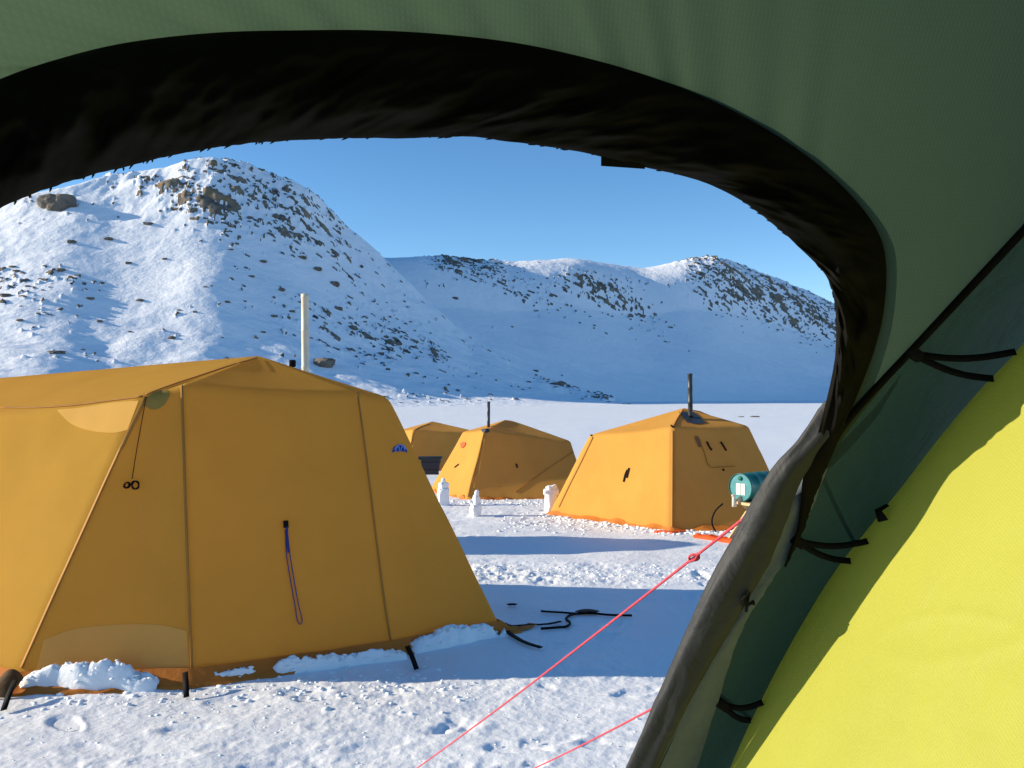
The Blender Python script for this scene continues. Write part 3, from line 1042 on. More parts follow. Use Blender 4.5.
# --- middle tent
T2 = [
    (gp(430, 491), P(463, 432, 19.3), P(505, 420, 18.8)),
    (gp(467, 499.5), P(485, 429, 17.9), P(505, 420, 18.8)),
    (gp(590, 499), P(570, 441, 18.3), P(512, 420.5, 19.0)),
    (gxy(1.9, 20.6), P(566, 440, 19.8), P(512, 420.5, 19.0)),
    (gxy(-1.5, 21.0), P(470, 432, 20.3), P(505, 420, 18.8)),
]
c2 = sum((c[0] for c in T2), Vector()) / len(T2)
t2 = empty('camp_tent', c2, 'middle distance orange tent with one bright sunlit end and a thin dark stovepipe', 'tent', TENT_GROUP)
can2 = loft_canopy('canopy', T2, M_TENTF, t2, sag=0.015, rsag=0.004, esag=0.008, wr=0.008, seed=33)
bv2 = bvh_of(can2)
skirt(T2, M_SKIRT, t2, 0.08, 9.0, sink=.09)
drape_strip(bv2, [(484, 432), (479, 455), (472, 480), (468, 497)], 0.03, M_SEAM, 'seam', t2)
boot = drape_patch(bv2, [(481, 430), (485, 429), (489, 429)], [(483.5, 433), (486, 433), (489.5, 432)], M_BOOT, 'pipe_boot', t2, 8, 6, 0.012)
stovepipe(t2, P(488.5, 431, 18.2), P(488.7, 401.5, 18.2), 0.032, M_PIPE)
drape_patch(bv2, [(461, 444), (463, 442.5), (466, 442.5)], [(461.5, 448), (463.5, 448), (466, 445)], M_TARP, 'vent_sleeve', t2, 8, 6, 0.02)
for pts in ([(455, 467.5), (457, 466), (459, 464.5)], [(516, 464), (516.8, 466), (517, 468)]):
    drape_strip(bv2, pts, 0.03, M_BLACK, 'tie_strap', t2, 8, 0.008, 0.012)
drape_tube(bv2, [(515, 492), (535, 478), (555, 464), (575, 451)], 0.008, M_SEAM, 'guy_cord', t2)

# --- tent farthest back
T4 = [
    (gxy(-3.7, 27.2), P(396, 431, 27.4), P(432, 421.5, 27)),
    (gxy(-3.2, 25.6), P(413, 429.5, 26.0), P(432, 421.5, 27)),
    (gxy(-.7, 25.8), P(478, 432, 26.3), P(440, 423, 27)),
    (gxy(-.8, 28.6), P(474, 431, 28.2), P(440, 423, 27)),
    (gxy(-3.4, 28.9), P(404, 430, 28.6), P(432, 421.5, 27)),
]
c4 = sum((c[0] for c in T4), Vector()) / len(T4)
t4 = empty('camp_tent', c4, 'farthest orange tent, mostly hidden between the nearest and the middle tents', 'tent', TENT_GROUP)
can4 = loft_canopy('canopy', T4, M_TENTF, t4, sag=0.015, rsag=0.004, esag=0.008, wr=0.008, seed=43)
skirt(T4, M_SKIRT, t4, 0.12, 12.0)
bv4 = bvh_of(can4)
drape_strip(bv4, [(429, 424), (420, 427), (414, 432), (411, 445)], 0.04, M_SEAM, 'seam', t4)

# --- tent behind the nearest one: its pale pipe and its shadow show
T5 = [
    (gxy(-4.5, 10.3), Vector((-4.2, 10.5, 0.9)), Vector((-3.25, 10.55, 1.30))),
    (gxy(-3.4, 9.55), Vector((-3.4, 9.9, 0.92)), Vector((-3.25, 10.55, 1.30))),
    (gxy(-2.05, 9.9), Vector((-2.45, 10.1, 0.9)), Vector((-3.1, 10.55, 1.30))),
    (gxy(-2.05, 11.5), Vector((-2.45, 11.2, 0.9)), Vector((-3.1, 10.8, 1.28))),
    (gxy(-4.4, 11.6), Vector((-4.1, 11.3, 0.9)), Vector((-3.25, 10.8, 1.28))),
]
c5 = sum((c[0] for c in T5), Vector()) / len(T5)
t5 = empty('camp_tent', c5, 'tent hidden behind the nearest tent, only its tall pale stovepipe rising above that roof', 'tent', TENT_GROUP)
loft_canopy('canopy', T5, M_TENTF, t5, sag=0.015, rsag=0.004, esag=0.008, wr=0.008, seed=53)
skirt(T5, M_SKIRT, t5, 0.12, 15.0)
stovepipe(t5, P(305.5, 405, 10.3), P(305, 294, 10.3), 0.045, M_PIPEW)
mb = MB()
mb.box(P(292.5, 363.5, 6.9), (.05, .05, .06), None, .012)
mb.build('roof_vent', M_BLACK, t1)

# ------------------------------------------------------------------ snow heaped on the skirts
DRIFT_CRUMBS = []


def drift(pa, pb, width, hgt, seed, label, lean=(0.1, 0.25)):
    a, b = gp(*pa), gp(*pb)
    ax = (b - a)
    ax.z = 0
    ln = ax.length
    ax.normalize()
    side = Vector((ax.y, -ax.x, 0))
    if side.y > 0:
        side = -side
    n, m = int(ln / 0.018), 26
    arr = []
    for i in range(n + 1):
        t = i / n
        row = []
        for j in range(m + 1):
            c = j / m * 2 - 1
            env = max(0, math.sin(math.pi * t)) ** .45 * (0.75 + .6 * float(fbm(t * ln, seed, 0, 1.6, 2, seed=seed)))
            wv = width * (.75 + .5 * float(fbm(t * ln, seed + 3, 0, 3, 2, seed=seed)))
            p = a + ax * (t * ln) + side * (wv * (c * .5 + .12))
            prof_ = max(0, 1 - abs(c) ** 2.2)
            lump = 1 + .18 * float(fbm(p.x, p.y, 0, 16, 3, seed=seed + 1)) + .45 * float(fbm(p.x, p.y, 0, 6, 2, seed=seed + 2))
            z = float(ground_z(p.x, p.y)) + hgt * env * prof_ ** .7 * lump + 0.02 - .06 * (1 - prof_) - .06 * sstep(.12, .5, fbm(p.x, p.y, 0, 4.5, 2, seed=seed + 9)) + .012 * float(fbm(p.x, p.y, 0, 45, 2, seed=seed + 4)) + prof_ * (.012 - .06 * abs(float(fbm(p.x, p.y, 0, 13, 3, .6, seed=seed + 6))))
            row.append((p.x, p.y, z))
        arr.append(row)
    o = grid_obj('snow_drift', arr, M_CLOD)
    A_ = np.array(arr)
    rk = np.random.RandomState(int(seed))
    for _ in range(int(ln * 90)):
        i_, j_ = rk.randint(1, n), rk.randint(3, m - 2)
        p_ = A_[i_, j_]
        if p_[2] > float(ground_z(p_[0], p_[1])) + .012:
            DRIFT_CRUMBS.append((p_[0], p_[1], p_[2], rk.uniform(.004, .019) * rk.uniform(.5, 1)))
    return tag(o, label, 'snow drift', 'snow heaped on tent skirts')


drift((22, 688), (160, 687), .19, .15, 5.0, 'heap of snow on the skirt at the left front corner of the nearest tent')
drift((205, 682), (405, 656), .13, .085, 8.0, 'long thin bank of snow on the skirt below the blue cord')
drift((408, 651), (502, 634), .22, .12, 12.0, 'heap of shaded snow on the skirt at the right corner of the nearest tent')

# broken snow thrown up by feet, uncountable
mb_v, mb_f = [], []
ico = bmesh.new()
bmesh.ops.create_icosphere(ico, subdivisions=1, radius=1)
ico.verts.index_update()
iv = np.array([v.co[:] for v in ico.verts])
ifc = np.array([[v.index for v in f.verts] for f in ico.faces])
ico.free()
rg = np.random.RandomState(11)
cl = []
def spray(n, fx, fy, smin, smax):
    for _ in range(n):
        cl.append((fx(), fy(), rg.uniform(smin, smax) * rg.uniform(.5, 1)))
spray(420, lambda: rg.uniform(-1.2, 2.6), lambda: rg.normal(8.4, .30), .006, .022)
spray(260, lambda: rg.uniform(-.2, 2.6), lambda: rg.normal(13.0, .7), .01, .035)
spray(240, lambda: rg.uniform(-1.2, 1.2), lambda: rg.normal(16.6, .4), .012, .04)
spray(260, lambda: rg.uniform(-3.0, 1.3), lambda: rg.uniform(3.4, 5.0), .003, .010)
spray(300, lambda: rg.uniform(-2.6, -.2), lambda: rg.normal(4.75, .2), .006, .022)
t3poly = [np.array(c[0][:2]) for c in T3]
def seg_sample():
    i = rg.randint(0, 2)
    q = t3poly[i] + (t3poly[i + 1] - t3poly[i]) * rg.rand()
    return q + np.array([rg.normal(0, .12), -.22 + rg.normal(0, .12)])
for _ in range(420):
    q = seg_sample()
    cl.append((q[0], q[1], rg.uniform(.01, .036)))
cl = np.array(cl)
cz = ground_z(cl[:, 0], cl[:, 1])
dc = np.array(DRIFT_CRUMBS)
cl, cz = np.concatenate([cl, dc[:, [0, 1, 3]]]), np.concatenate([cz, dc[:, 2]])
allv, allf = [], []
for k, ((x, y, s_), z) in enumerate(zip(cl, cz)):
    jit = 1 + .35 * rg.randn(len(iv), 1) * .6
    allv.append(iv * jit * s_ * np.array([1.25, 1, .5]) + np.array([x, y, z + s_ * .1]))
    allf.append(ifc + k * len(iv))
tag(mesh_obj('snow_crumbs', np.concatenate(allv), np.concatenate(allf), M_CLOD, smooth=False), kind='stuff')


# ------------------------------------------------------------------ snow pillars
def pillar(blocks, foot, label, seed):
    bm = bmesh.new()
    for (c, size, rz) in blocks:
        r_ = bmesh.ops.create_cube(bm, size=1)
        q = Quaternion((0, 0, 1), rz)
        for v in r_['verts']:
            v.co = q @ Vector((v.co.x * size[0], v.co.y * size[1], v.co.z * size[2])) + Vector(c)
    bmesh.ops.bevel(bm, geom=bm.edges[:], offset=.038, segments=3, affect='EDGES', profile=.5)
    bmesh.ops.triangulate(bm, faces=bm.faces[:])
    bmesh.ops.subdivide_edges(bm, edges=bm.edges[:], cuts=2, use_grid_fill=True)
    for v in bm.verts:
        p = v.co * 7
        n_ = float(fbm(p.x, p.y, p.z, 1.0, 3, seed=seed))
        v.co += v.co.normalized() * n_ * .06
    me = bpy.data.meshes.new('snow_pillar')
    bm.to_mesh(me)
    bm.free()
    me.materials.append(M_BLOCK)
    me.polygons.foreach_set('use_smooth', np.ones(len(me.polygons), dtype=bool))
    o = bpy.data.objects.new('snow_pillar', me)
    COL.objects.link(o)
    o.location = foot
    return tag(o, label, 'snow pillar', 'snow pillars between the tents')


pillar([((0, 0, .16), (.20, .2, .36), .2), ((0, 0, .38), (.17, .17, .12), .5), ((0, 0, .46), (.09, .09, .08), .1)], gp(443.5, 505),
       'straight snow pillar with a rounded knob on top, at the corner of the middle tent', 2.0)
pillar([((0, 0, .10), (.17, .17, .22), .4), ((.01, 0, .27), (.12, .12, .18), .8), ((-.07, 0, .25), (.10, .09, .07), .2), ((.02, 0, .38), (.08, .08, .09), .1)], gp(475.5, 515.5),
       'thin crooked snow pillar with a stub arm, nearest of the three to the camera path', 5.0)
pillar([((0, 0, .18), (.19, .2, .38), .3), ((0, 0, .36), (.27, .19, .1), .15), ((0, 0, .44), (.17, .15, .09), .4)], gp(551, 512),
       'broad snow pillar with side stubs beside the left edge of the drum side tent', 9.0)

# ------------------------------------------------------------------ drum on its wooden stand
DC = P(740, 487.5, 10.9)                       # middle of the drum's near end
dax = Vector((0.80, 0.60, 0.0)).normalized()
drum = empty('fuel_drum', (DC.x + .25, DC.y + .1, DC.z - .18), 'teal drum lying on its side on a wooden stand, white label on its end', 'drum')
side = Vector((-dax.y, dax.x, 0))
def ring(q, r_, n=40):
    c = DC + dax * q
    return [tuple(c + (side * math.cos(a) + Vector((0, 0, 1)) * math.sin(a)) * r_) for a in np.linspace(0, 2 * math.pi, n, endpoint=False)]
RD = .182
prof_d = [(0.012, RD * .955), (0.0, RD * .965), (0.0, RD * 1.0), (.015, RD * 1.01), (.025, RD * .985), (.17, RD * .985), (.18, RD * 1.02), (.195, RD * 1.02), (.205, RD * .985),
          (.36, RD * .985), (.37, RD * 1.02), (.385, RD * 1.02), (.395, RD * .985), (.54, RD * .985), (.55, RD * 1.01), (.56, RD)]
body = grid_obj('drum_body', [ring(a, b) for a, b in prof_d], M_DRUM, drum, close_v=True)
lid = MB()
rg_ = ring(.013, RD * .955)
lid.add([tuple(DC + dax * .013)] + rg_, [(0, 1 + i, 1 + (i + 1) % 40) for i in range(40)])
rg_ = ring(.555, RD)
lid.build('drum_end', M_DRUML, drum, smooth=False)
lid = MB()
lid.add([tuple(DC + dax * .555)] + rg_, [(0, 1 + (i + 1) % 40, 1 + i) for i in range(40)])
lid.build('drum_end', M_DRUM, drum, smooth=False)
def on_lid(a, b, off=.0):
    return DC + dax * (.010 - off) + side * (-a) + Vector((0, 0, b))
mb = MB()
bc = on_lid(-.0, .118)
mb.tube([bc, bc - dax * .012], .028, 16)
mb.build('bung', M_DRUM, drum)
for a0, a1 in ((-.068, -.004), (.006, .070)):
    mb = MB()
    mb.add([on_lid(a0, -.095, .002), on_lid(a1, -.095, .002), on_lid(a1, .05, .002), on_lid(a0, .05, .002)], [(0, 1, 2, 3)])
    mb.build('paper_label', M_LABEL, drum, smooth=False)
mb = MB()
tp = on_lid(-.05, -.165)
mb.tube([tp, tp - dax * .05, tp - dax * .075 + Vector((0, 0, -.01))], .014, 10)
mb.tube([tp - dax * .075 + Vector((0, 0, .05)), tp - dax * .075 + Vector((0, 0, -.085))], [.02, .024], 12)
mb.tube([tp - dax * .045 + Vector((0, 0, -.0)), tp - dax * .045 + Vector((0, 0, -.085))], [.016, .019], 12)
mb.box(tp - dax * .075 + Vector((0, 0, .06)), (.05, .03, .03), None, .006)
mb.build('tap', M_CREAM, drum)
mb = MB()
hs = tp
gq = P(716, 531, 11.15)
hp = [P(723, 503.5, 10.95), P(716, 510, 10.98), P(712.3, 518, 11.02), P(712.5, 525, 11.08), P(716, 532, 11.15)]
mb.tube([tuple(p) for p in resample([tuple(p) for p in hp], 24)], .011, 8)
tag(mb.build('fuel_hose', M_BLACK), 'thin black hose curving from the drum tap down to the orange tarp', 'hose')
# stand
st = empty('drum_stand', gp(745, 541), 'pale wooden trestle of crossed boards carrying the teal drum', 'stand')
def plank(a, b, w, t, name='leg'):
    a, b = Vector(a), Vector(b)
    d = (b - a).normalized()
    q = d.to_track_quat('X', 'Z')
    mb = MB()
    mb.box((a + b) / 2, ((b - a).length, t, w), q, .004)
    return mb.build(name, M_WOOD, st, smooth=False)
g_l, g_r = gxy(2.78, 10.80), gxy(3.55, 10.95)
plank(g_l + Vector((0, 0, 0)), Vector((3.22, 10.95, DC.z - .10)), .07, .03)
plank(g_r + Vector((0, 0.04, 0)), Vector((2.93, 10.90, DC.z - .14)), .07, .03)
plank(gxy(3.0, 11.18), Vector((3.5, 11.3, DC.z - .10)), .07, .03)
plank(gxy(3.75, 11.3) + Vector((0, 0.04, 0)), Vector((3.2, 11.25, DC.z - .12)), .07, .03)
plank(Vector((2.98, 10.84, DC.z - .205)), Vector((3.6, 11.14, DC.z - .205)), .035, .26, 'shelf')
# tarp
tz = []
a, b = gp(692, 536), gp(745, 544)
for t in np.linspace(0, 1, 40):
    row = []
    for q in np.linspace(-1, 1, 14):
        p = a.lerp(b, t) + Vector((.03, .16, 0)) * q
        h = .07 * max(0, 1 - abs(q) ** 4) * (.8 + .5 * float(fbm(p.x, p.y, 0, 5, 3, seed=6))) * min(1, 8 * t, 1)
        row.append((p.x, p.y, float(ground_z(p.x, p.y)) - .01 + h))
    tz.append(row)
tag(grid_obj('folded_tarp', tz, M_TARP), 'folded red orange tarp lying on the snow under the drum stand', 'tarp')

# ------------------------------------------------------------------ dark bin by the far tents
bc = gxy(P(431, 474, 24.4).x, 24.4)
bn = empty('storage_bin', bc, 'dark bin with a black overhanging lid, between the nearest and the middle tents', 'bin')
top_z = P(431, 459, 24.4).z
mb = MB()
w0, w1 = .42, .55
hb = top_z - bc.z
vs = [(x * w * .5, y * w * .38, z) for z, w in ((0.0, w0), (hb, w1)) for x, y in ((-1, -1), (1, -1), (1, 1), (-1, 1))]
vs = [tuple(Vector(v) + bc) for v in vs]
mb.add(vs, [(0, 1, 2, 3), (4, 5, 6, 7), (0, 1, 5, 4), (1, 2, 6, 5), (2, 3, 7, 6), (3, 0, 4, 7)])
for q in (.3, .8):
    mb.box(bc + Vector((0, 0, hb * q)), (.46 + .12 * q, .36 + .1 * q, .025), None, .008)
mb.build('bin_body', M_BIN, bn, smooth=False)
mb = MB()
mb.box(bc + Vector((-.03, 0, hb + .035)), (.68, .48, .07), None, .02)
mb.box(bc + Vector((-.30, -.05, hb + .02)), (.10, .42, .05), None, .015)
mb.build('bin_lid', M_BINL, bn)

# ------------------------------------------------------------------ the green tent the picture is taken from
def wall_inv(u, v):
    """1 / depth of the curved fly in the direction (u, v)"""
    v = np.asarray(v, float)
    return 1.0 - .55 * u + .47 * v + .45 * u * u + .30 * np.where(v > 0, v, 0) ** 2


def fly_pt(px, py, push=0.0):
    d = ray(px, py)
    u, v = d.x / d.y, d.z / d.y
    Y = 1 / float(wall_inv(u, v)) + push
    return EYE + Vector((u, 1, v)) * Y


def fly_uv(u, v):
    Y = 1 / float(wall_inv(u, v))
    return EYE + Vector((u, 1, v)) * Y


gt = empty('green_tent', (0.2, 0.2, 0), 'green tent seen from inside, with open arched door, rolled grey door and yellow inner tent', 'tent')
outer = [(-560, 1900), (-545, 1300), (-500, 900), (-420, 560), (-300, 330), (-190, 205), (-80, 118), (0, 80), (65, 58), (130, 43), (215, 33.5), (300, 31), (375, 31), (450, 35.5),
         (525, 45), (600, 62), (655, 79), (705, 98), (760, 126), (810, 159), (850, 195), (876, 230), (885, 262), (883, 310), (873, 352), (858, 392), (844, 424), (826, 462), (806, 503)]
inner = [(-420, 1900), (-405, 1300), (-370, 900), (-300, 620), (-200, 430), (-110, 310), (-40, 236), (0, 208), (50, 188), (100, 173), (150, 161), (200, 150), (250, 143.5), (300, 140),
         (350, 138.5), (415, 138), (470, 137), (520, 143), (580, 152), (640, 166), (700, 181), (740, 200), (775, 226), (806, 254), (826, 276), (834, 300), (836, 335), (831, 380), (806, 478)]
OUT, INN = resample(outer, 700), resample(inner, 700)
# match the two outlines by nearest fractions kept in step with their control points
def resample_ctrl(pts, per):
    p = np.asarray(pts, float)
    e = np.vstack([2 * p[0] - p[1], p, 2 * p[-1] - p[-2]])
    out = []
    for i in range(len(p) - 1):
        a, b, c, d = e[i], e[i + 1], e[i + 2], e[i + 3]
        for t in np.linspace(0, 1, per, endpoint=False):
            out.append(0.5 * ((2 * b) + (c - a) * t + (2 * a - 5 * b + 4 * c - d) * t * t + (3 * b - a - 3 * c + d) * t ** 3))
    out.append(p[-1])
    return np.array(out)
PER = 26
OUT, INN = resample_ctrl(outer, PER), resample_ctrl(inner, PER)
ns_ = len(OUT)
# band: a bunched flap hanging round the opening
band = []
m1 = 22
idx = np.arange(ns_)
rag = 3.0 * fbm(idx / 17.0, 0, 0, 1, 3, 0.6, seed=5) + 1.8 * fbm(idx / 5.3, 4, 0, 1, 2, seed=15) * np.clip(.4 + 1.6 * fbm(idx / 30.0, 8, 0, 1, 1, seed=35), 0, 1.4)
for i in range(ns_):
    o_, n_ = OUT[i], INN[i]
    dv = (n_ - o_)
    dl = np.linalg.norm(dv)
    dv = dv / dl
    row = []
    for w in np.linspace(0, 1, m1):
        q = o_ + dv * (dl * w - 1 * (1 - w) ** 3 + rag[i] * w ** 3)
        lump = float(fbm(i / 30.0, w * 2.2, 0, 1, 3, .6, seed=25))
        taper = 1 - .8 * float(sstep(.90, .99, i / ns_))
        off = -(.006 + .030 * taper * math.sin(math.pi * min(1, w * .97)) ** .8 * (1 + 1.1 * lump))
        row.append(tuple(fly_pt(q[0], q[1], off)))
    for w in np.linspace(1, 0, 8):
        q = o_ + dv * (dl * w * .985 - 1 * (1 - w) ** 3 + rag[i] * w ** 3 * .9)
        off = .004 + .003 * (1 - w) ** 2 + .012 * math.sin(math.pi * w)
        row.append(tuple(fly_pt(q[0], q[1], off)))
    band.append(row)
bandp = grid_obj('door_valance', band, M_BAND, gt, close_v=True)
# frayed threads on its lower edge
mb = MB()
for k in range(60):
    i = random.randint(int(ns_ * .26), int(ns_ * .93))
    q = INN[i] + np.array([0, rag[i] * .3])
    t = INN[min(i + 2, ns_ - 1)] - INN[max(i - 2, 0)]
    t = t / np.linalg.norm(t)
    nrm = INN[i] - OUT[i]
    nrm /= np.linalg.norm(nrm)
    ln = random.uniform(1, 4)
    p0, p1 = q - nrm * 2, q + nrm * ln + t * random.uniform(-3, 3)
    mb.tube([fly_pt(p0[0], p0[1], -.004), fly_pt((p0[0] + p1[0]) / 2, (p0[1] + p1[1]) / 2, -.006), fly_pt(p1[0], p1[1], -.004)], [.0012, .0009, .0004], 4)
tag(mb.build('frayed_edge', M_BAND, bandp), kind='stuff')
mb = MB()
arr = []
for t in np.linspace(0, 1, 12):
    row = []
    for w in np.linspace(0, 1, 5):
        q = np.array([601 + 44 * t, 147 + (8 + 6 * t) + (11 - 3 * t) * w])
        row.append(tuple(fly_pt(q[0], q[1], -.012 + .004 * math.sin(6 * t))))
    arr.append(row)
for t in np.linspace(1, 0, 12):
    row = []
    for w in np.linspace(0, 1, 5):
        q = np.array([601 + 44 * t, 147 + (8 + 6 * t) + (11 - 3 * t) * w])
        row.append(tuple(fly_pt(q[0], q[1], -.008 + .004 * math.sin(6 * t))))
    arr.append(row)
grid_obj('zip_flap', arr, M_BAND, bandp, close_u=True)

# fly: from the arch outwards to the seam and the roof
def uvpx(px, py):
    d = ray(px, py)
    return (d.x / d.y, d.z / d.y)
seam_dir = np.array([1024 - 806, 230 - 465.0])
far_pts = [(-2.6, -5.5), (-2.6, -2.6), (-2.6, -1.2), (-2.6, -.2), (-2.5, .8), (-2.1, 1.7), (-1.4, 2.4), (-.6, 2.6), (.2, 2.6), (.75, 2.2), (1.02, 1.5), (1.0, .85), uvpx(1300, -66),
           uvpx(1150, 95), uvpx(1024, 230), uvpx(930, 331), uvpx(850, 417), uvpx(806, 503)]
far_k = [0, .08, .16, .22, .3, .38, .46, .54, .62, .70, .76, .80, .84, .88, .92, .95, .975, 1.0]
ku = np.linspace(0, 1, ns_)
FU = np.interp(ku, far_k, [p[0] for p in far_pts])
FV = np.interp(ku, far_k, [p[1] for p in far_pts])
step_ = 3
fly = []
sel = list(range(0, ns_, step_)) + ([ns_ - 1] if (ns_ - 1) % step_ else [])
for i in sel:
    u0, v0 = uvpx(*OUT[i])
    row = []
    for w in np.linspace(0, 1, 44):
        ww = w ** 1.5
        p = fly_uv(u0 + (FU[i] - u0) * ww, v0 + (FV[i] - v0) * ww)
        # slack folds radiating from the arch
        ph = i / ns_ * 190
        fold = (math.sin(ph) * .5 + float(fbm(ph * .35, w, 0, 1, 2, seed=9))) * .0032 * math.exp(-4.5 * w) * (1 - float(sstep(.60, .74, i / ns_)))
        sag_ = .006 * (1 - w ** 3) * float(fbm(p.x, p.y, p.z, 2.2, 2, seed=19))
        dirn = (p - EYE).normalized()
        row.append(tuple(p + dirn * (fold + sag_)))
    fly.append(row)
flyo = grid_obj('fly_wall', fly, M_FLY, gt)
# roof carried back over the camera, and the rear wall
rows = []
for i in sel:
    if FV[i] < -8:
        continue
    p = Vector(fly[sel.index(i)][-1])
    if ku[i] > .845:
        continue
    row = []
    for q in np.linspace(0, 1, 12):
        row.append((p.x * (1 - .08 * q), p.y - 1.5 * q, max(0.02, EYE.z + (p.z - EYE.z) * (1 - .12 * q * q))))
    rows.append(row)
grid_obj('fly_roof', rows, M_FLY, gt)
rear = [r_[-1] for r_ in rows]
cenr = np.mean(np.array(rear), axis=0)
cenr[2] = .8
grid_obj('fly_rear', [[tuple(np.array(p) * (1 - q) + cenr * q) for q in (0, .4, .8, 1)] for p in rear], M_FLY, gt)
# seam line
mb = MB()
sp_ = [(1330, -98), (1150, 95), (1024, 230), (930, 331), (850, 417), (822, 462), (806, 500)]
pts_ = [fly_pt(a, b, -.001) for a, b in resample(sp_, 60)]
mb.tube(pts_, .0055, 8)
mb.build('seam_piping', M_BAND, gt)

# dark end panel right of the door
lefte = [(1330, -98), (1180, 63), (1024, 230), (930, 331), (850, 417), (806, 490), (766, 560), (728, 625), (692, 700), (656, 775), (590, 930), (510, 1120)]
LE = resample_ctrl(lefte, 10)
righte = [(2.5, 1.2, 1.0), (1.7, .60, 1.45), (1.3, .30, 1.7), (1.0, .05, 1.9), (.85, -.15, 2.0), (.75, -.3, 2.05), (.68, -.42, 2.1), (.62, -.5, 2.15), (.56, -.56, 2.2), (.52, -.6, 2.25), (.45, -.66, 2.3), (.4, -.68, 2.3)]
RE = resample_ctrl(righte, 10)
arr = []
for k in range(len(LE)):
    p0 = fly_pt(LE[k][0], LE[k][1], .001)
    u, v, Y = RE[k]
    p1 = EYE + Vector((u, 1, v)) * Y
    row = []
    for q in np.linspace(0, 1, 26):
        p = p0.lerp(p1, q)
        p.y += .02 * float(fbm(p.x, p.z, 0, 4, 2, seed=3)) * math.sin(math.pi * q)
        row.append(tuple(p))
    arr.append(row)
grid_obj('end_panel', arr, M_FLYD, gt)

# rolled door
rollL = [(838, 388), (825, 404), (800, 437), (769, 473), (735, 535), (701, 597), (664, 682), (626, 764), (560, 910), (480, 1090)]
rollR = [(848, 392), (838, 430), (818, 457), (800, 485), (778, 545), (746, 602), (701, 680), (660, 768), (600, 905), (520, 1085)]
RL, RRt = resample_ctrl(rollL, 16), resample_ctrl(rollR, 16)
arr = []
for k in range(len(RL)):
    a, b = RL[k], RRt[k]
    c = (a + b) / 2
    Yc = fly_pt(c[0], c[1]).y
    pa, pb, pc = P(a[0], a[1], Yc), P(b[0], b[1], Yc), P(c[0], c[1], Yc)
    rx = (pb - pa) / 2
    tn = (P(*RL[min(k + 1, len(RL) - 1)], Yc) - P(*RL[max(k - 1, 0)], Yc)).normalized()
    rx = rx - tn * rx.dot(tn)
    rx = rx * ((pb - pa).length / 2 / max(rx.length, 1e-6)) * (0.93)
    ry = rx.cross(tn).normalized() * rx.length * .55
    row = []
    for t in np.linspace(0, 2 * math.pi, 40, endpoint=False):
        s1 = k / len(RL)
        wr_ = 1 + .16 * float(fbm(math.cos(t) * 1.6, math.sin(t) * 1.6, k / 38.0, 1, 2, .5, seed=7)) + .09 * math.sin(4 * t + k * .05) + .05 * float(fbm(t * 1.2, k / 5.0, 0, 1, 2, seed=27)) * (1 + math.sin(k * .13)) + .05 * float(fbm(math.cos(t - k * .02) * 3.4, math.sin(t - k * .02) * 3.4, k / 14.0, 1, 2, seed=17))
        row.append(tuple(pc + rx * math.cos(t) * wr_ + ry * math.sin(t) * wr_))
    arr.append(row)
rollo = grid_obj('rolled_door', arr, M_ROLL, gt, close_v=True)
# door edging beside the roll
eL = [(843, 372), (836, 405), (816, 455), (790, 500), (764, 548), (734, 600), (690, 680), (648, 772), (588, 910), (508, 1090)]
eR = [(874, 366), (860, 398), (838, 444), (806, 522), (785, 560), (765, 592), (738, 640), (697, 768), (650, 900), (580, 1090)]
EL, ER = resample_ctrl(eL, 20), resample_ctrl(eR, 20)
arr = []
for k in range(len(EL)):
    row = []
    j = 1.8 * float(fbm(k / 4.0, 2, 0, 1, 3, seed=77))
    for q in np.linspace(0, 1, 10):
        c = EL[k] * (1 - q) + (ER[k] + np.array([j, 0])) * q
        row.append(tuple(fly_pt(c[0], c[1], -.006 + .006 * math.sin(q * 5 + .2 * k * .3) * .6 + .012 * (1 - q) ** 2 + .035 * (1 - float(sstep(15, 62, k))))))
    arr.append(row)
edgo = grid_obj('door_edging', arr, M_EDGE, gt)
# dark hanging hem between edging and end panel
hR = [(846, 424), (830, 460), (814, 500), (803, 532), (786, 568)]
hL = [(838, 418), (806, 470), (801, 500), (797, 528), (784, 566)]
HL, HR = resample_ctrl(hL, 16), resample_ctrl(hR, 16)
arr = []
for k in range(len(HL)):
    row = []
    j = 2.4 * float(fbm(k / 4.0, 6, 0, 1, 3, seed=37))
    for q in np.linspace(0, 1, 8):
        c = HL[k] * (1 - q) + (HR[k] + np.array([j, 0])) * q
        row.append(tuple(fly_pt(c[0], c[1], -.012 - .006 * math.sin(q * math.pi))))
    arr.append(row)
grid_obj('door_hem', arr, M_BAND, gt)
# buckle on the edging
mb = MB()
bq = fly_pt(748, 602, -.035)
for (x, y), (x2, y2) in (((742, 600), (749, 594)), ((746, 606), (754, 601)), ((749, 592), (746, 612)), ((743, 598), (744, 606)), ((750, 603), (755, 604))):
    mb.strip([fly_pt(x, y, -.035), fly_pt((x + x2) / 2, (y + y2) / 2, -.037), fly_pt(x2, y2, -.035)], Vector((-.2, -.9, .2)), .004, .004)
mb.build('buckle', M_BLACK, gt)

# yellow inner tent
y1, y2, y3 = (P(1024, 420, 1.09), P(757, 766, 1.33), P(1024, 768, .90))
yn = (y2 - y1).cross(y3 - y1).normalized()
if yn.x > 0:
    yn = -yn


def yel(px, py):
    d = ray(px, py)
    t = (y1 - EYE).dot(yn) / d.dot(yn)
    return EYE + d * t


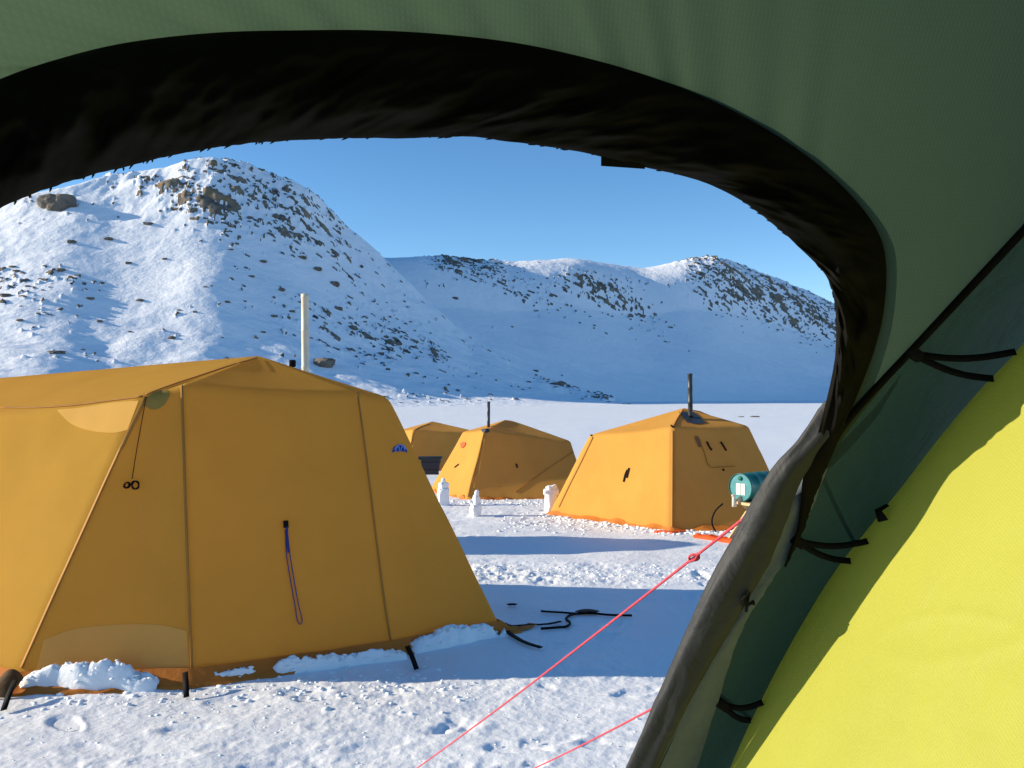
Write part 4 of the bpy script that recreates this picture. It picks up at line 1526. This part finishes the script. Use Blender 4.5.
edge = [(1420, -150), (1180, 150), (1090, 262), (1024, 339), (981, 384), (940, 432), (903, 480), (868, 523), (832, 569), (800, 620), (772, 670), (748, 718), (726, 766), (670, 900), (600, 1080)]
EDG = resample_ctrl(edge, 12) + np.array([13.0, 6.0])
back = Vector((0.25, -1.0, 0))
back = (back - yn * back.dot(yn)).normalized()
along = yn.cross(back).normalized()
EDG = resample([tuple(e) for e in EDG], 420)
P0 = np.array([yel(*e)[:] for e in EDG])
qs = np.linspace(0, 1, 230)
S0 = P0[:, None, :] + np.array(back[:])[None, None, :] * (1.9 * qs ** 1.2)[None, :, None]
o_ = np.array(yel(900, 620)[:])
sx, sy = (S0 - o_) @ np.array(back[:]), (S0 - o_) @ np.array(along[:])
hgt = .006 * fbm(sx * 1.2, sy * 2.0, 0, 2.6, 3, seed=83) + .005 * np.abs(fbm(sx + .5 * sy, sy - .3 * sx, 0, 7.0, 3, seed=93))
ry_ = np.random.RandomState(23)
for _ in range(26):
    cx_, cy_, an = ry_.uniform(-.02, .75), ry_.uniform(-.5, .5), ry_.normal(.75, .5)
    u_, v_ = (sx - cx_) * math.cos(an) + (sy - cy_) * math.sin(an), -(sx - cx_) * math.sin(an) + (sy - cy_) * math.cos(an)
    ln_, wd_ = ry_.uniform(.05, .2), ry_.uniform(.003, .010)
    v_ = v_ + .25 * u_ * u_ / ln_ * ry_.choice([-1, 1])
    hgt += ry_.uniform(.0018, .0045) * np.exp(-(u_ / ln_) ** 2) * np.exp(-np.abs(v_ / wd_) ** 1.4) * ry_.choice([-1, 1], p=[.35, .65])
hgt *= np.clip(qs * 14, 0, 1)[None, :] * (.45 + .55 * sstep(.10, .25, qs))[None, :]
S0 = S0 + np.array(yn[:]) * (hgt - (.10 * qs * qs)[None, :])[..., None]
curl = []
for q in (1.0, .75, .5, .3, .15, .06):
    a = q * 1.5
    curl.append(P0 - np.array(yn[:]) * .10 * (1 - math.cos(a)) - np.array(back[:]) * .10 * math.sin(a))
arr = np.concatenate([np.stack(curl, 1), S0], 1)
inn = grid_obj('inner_tent', arr, M_YEL, gt)
bvY = bvh_of(inn)
# elastic hangers between fly and inner tent
def hanger(anchor, ends):
    a = fly_pt(anchor[0], anchor[1], .0)
    mb = MB()
    for e in ends:
        b = yel(*e) + yn * .004
        n_ = 12
        pts = [a.lerp(b, t) + Vector((0, 0, -.008 * math.sin(math.pi * t))) for t in np.linspace(0, 1, n_)]
        mb.strip(pts, Vector((-.4, -.85, .3)), .0095, .002)
    mb.box(a + Vector((0, -.004, 0)), (.022, .012, .016), Quaternion((0, 1, 0), .6), .003)
    mb.build('elastic_hanger', M_BLACK, gt)
hanger((913, 354), [(1018, 353), (996, 380)])
hanger((797, 541), [(870, 542), (853, 562)])
hanger((722, 704), [(765, 703), (753, 721)])
mb = MB()
tp_ = [yel(886, 522) + yn * .004, yel(887, 514) + yn * .014, yel(891, 506) + yn * .004]
mb.strip(tp_, yn, [.02, .014, .006], .003)
mb.build('hanger_tab', M_BLACK, gt)


# ------------------------------------------------------------------ guy ropes
def rope(a, b, rad, label, knots=()):
    mb = MB()
    pts = [a.lerp(b, t) + Vector((0, 0, -.03 * math.sin(math.pi * t) * (b - a).length * .12)) for t in np.linspace(0, 1, 40)]
    mb.tube(pts, rad, 8)
    for t in knots:
        c = a.lerp(b, t) + Vector((0, 0, -.03 * math.sin(math.pi * t) * (b - a).length * .12))
        d = (b - a).normalized()
        s_ = d.cross(Vector((0, 1, .2))).normalized()
        u_ = s_
        loop = [c + d * (.012 * math.cos(x)) + u_ * (.008 * math.sin(x)) for x in np.linspace(0, 2 * math.pi, 14)]
        mb.tube(loop, rad * .95, 6)
        mb.tube([c - d * .016, c + u_ * .004, c + d * .016], rad * 1.6, 6)
    return tag(mb.build('guy_rope', M_ROPE), label, 'rope', 'red guy ropes of the green tent')
rope(fly_pt(808, 468, .012), gp(405, 778) + Vector((0, 0, .01)), .0024, 'upper pink red guy rope with a knot, stretched from the rolled door to the snow', (.122,))
rope(fly_pt(700, 683.5, .012), gp(495, 786) + Vector((0, 0, .01)), .0021, 'lower pink red guy rope crossing only the bottom edge of the picture')
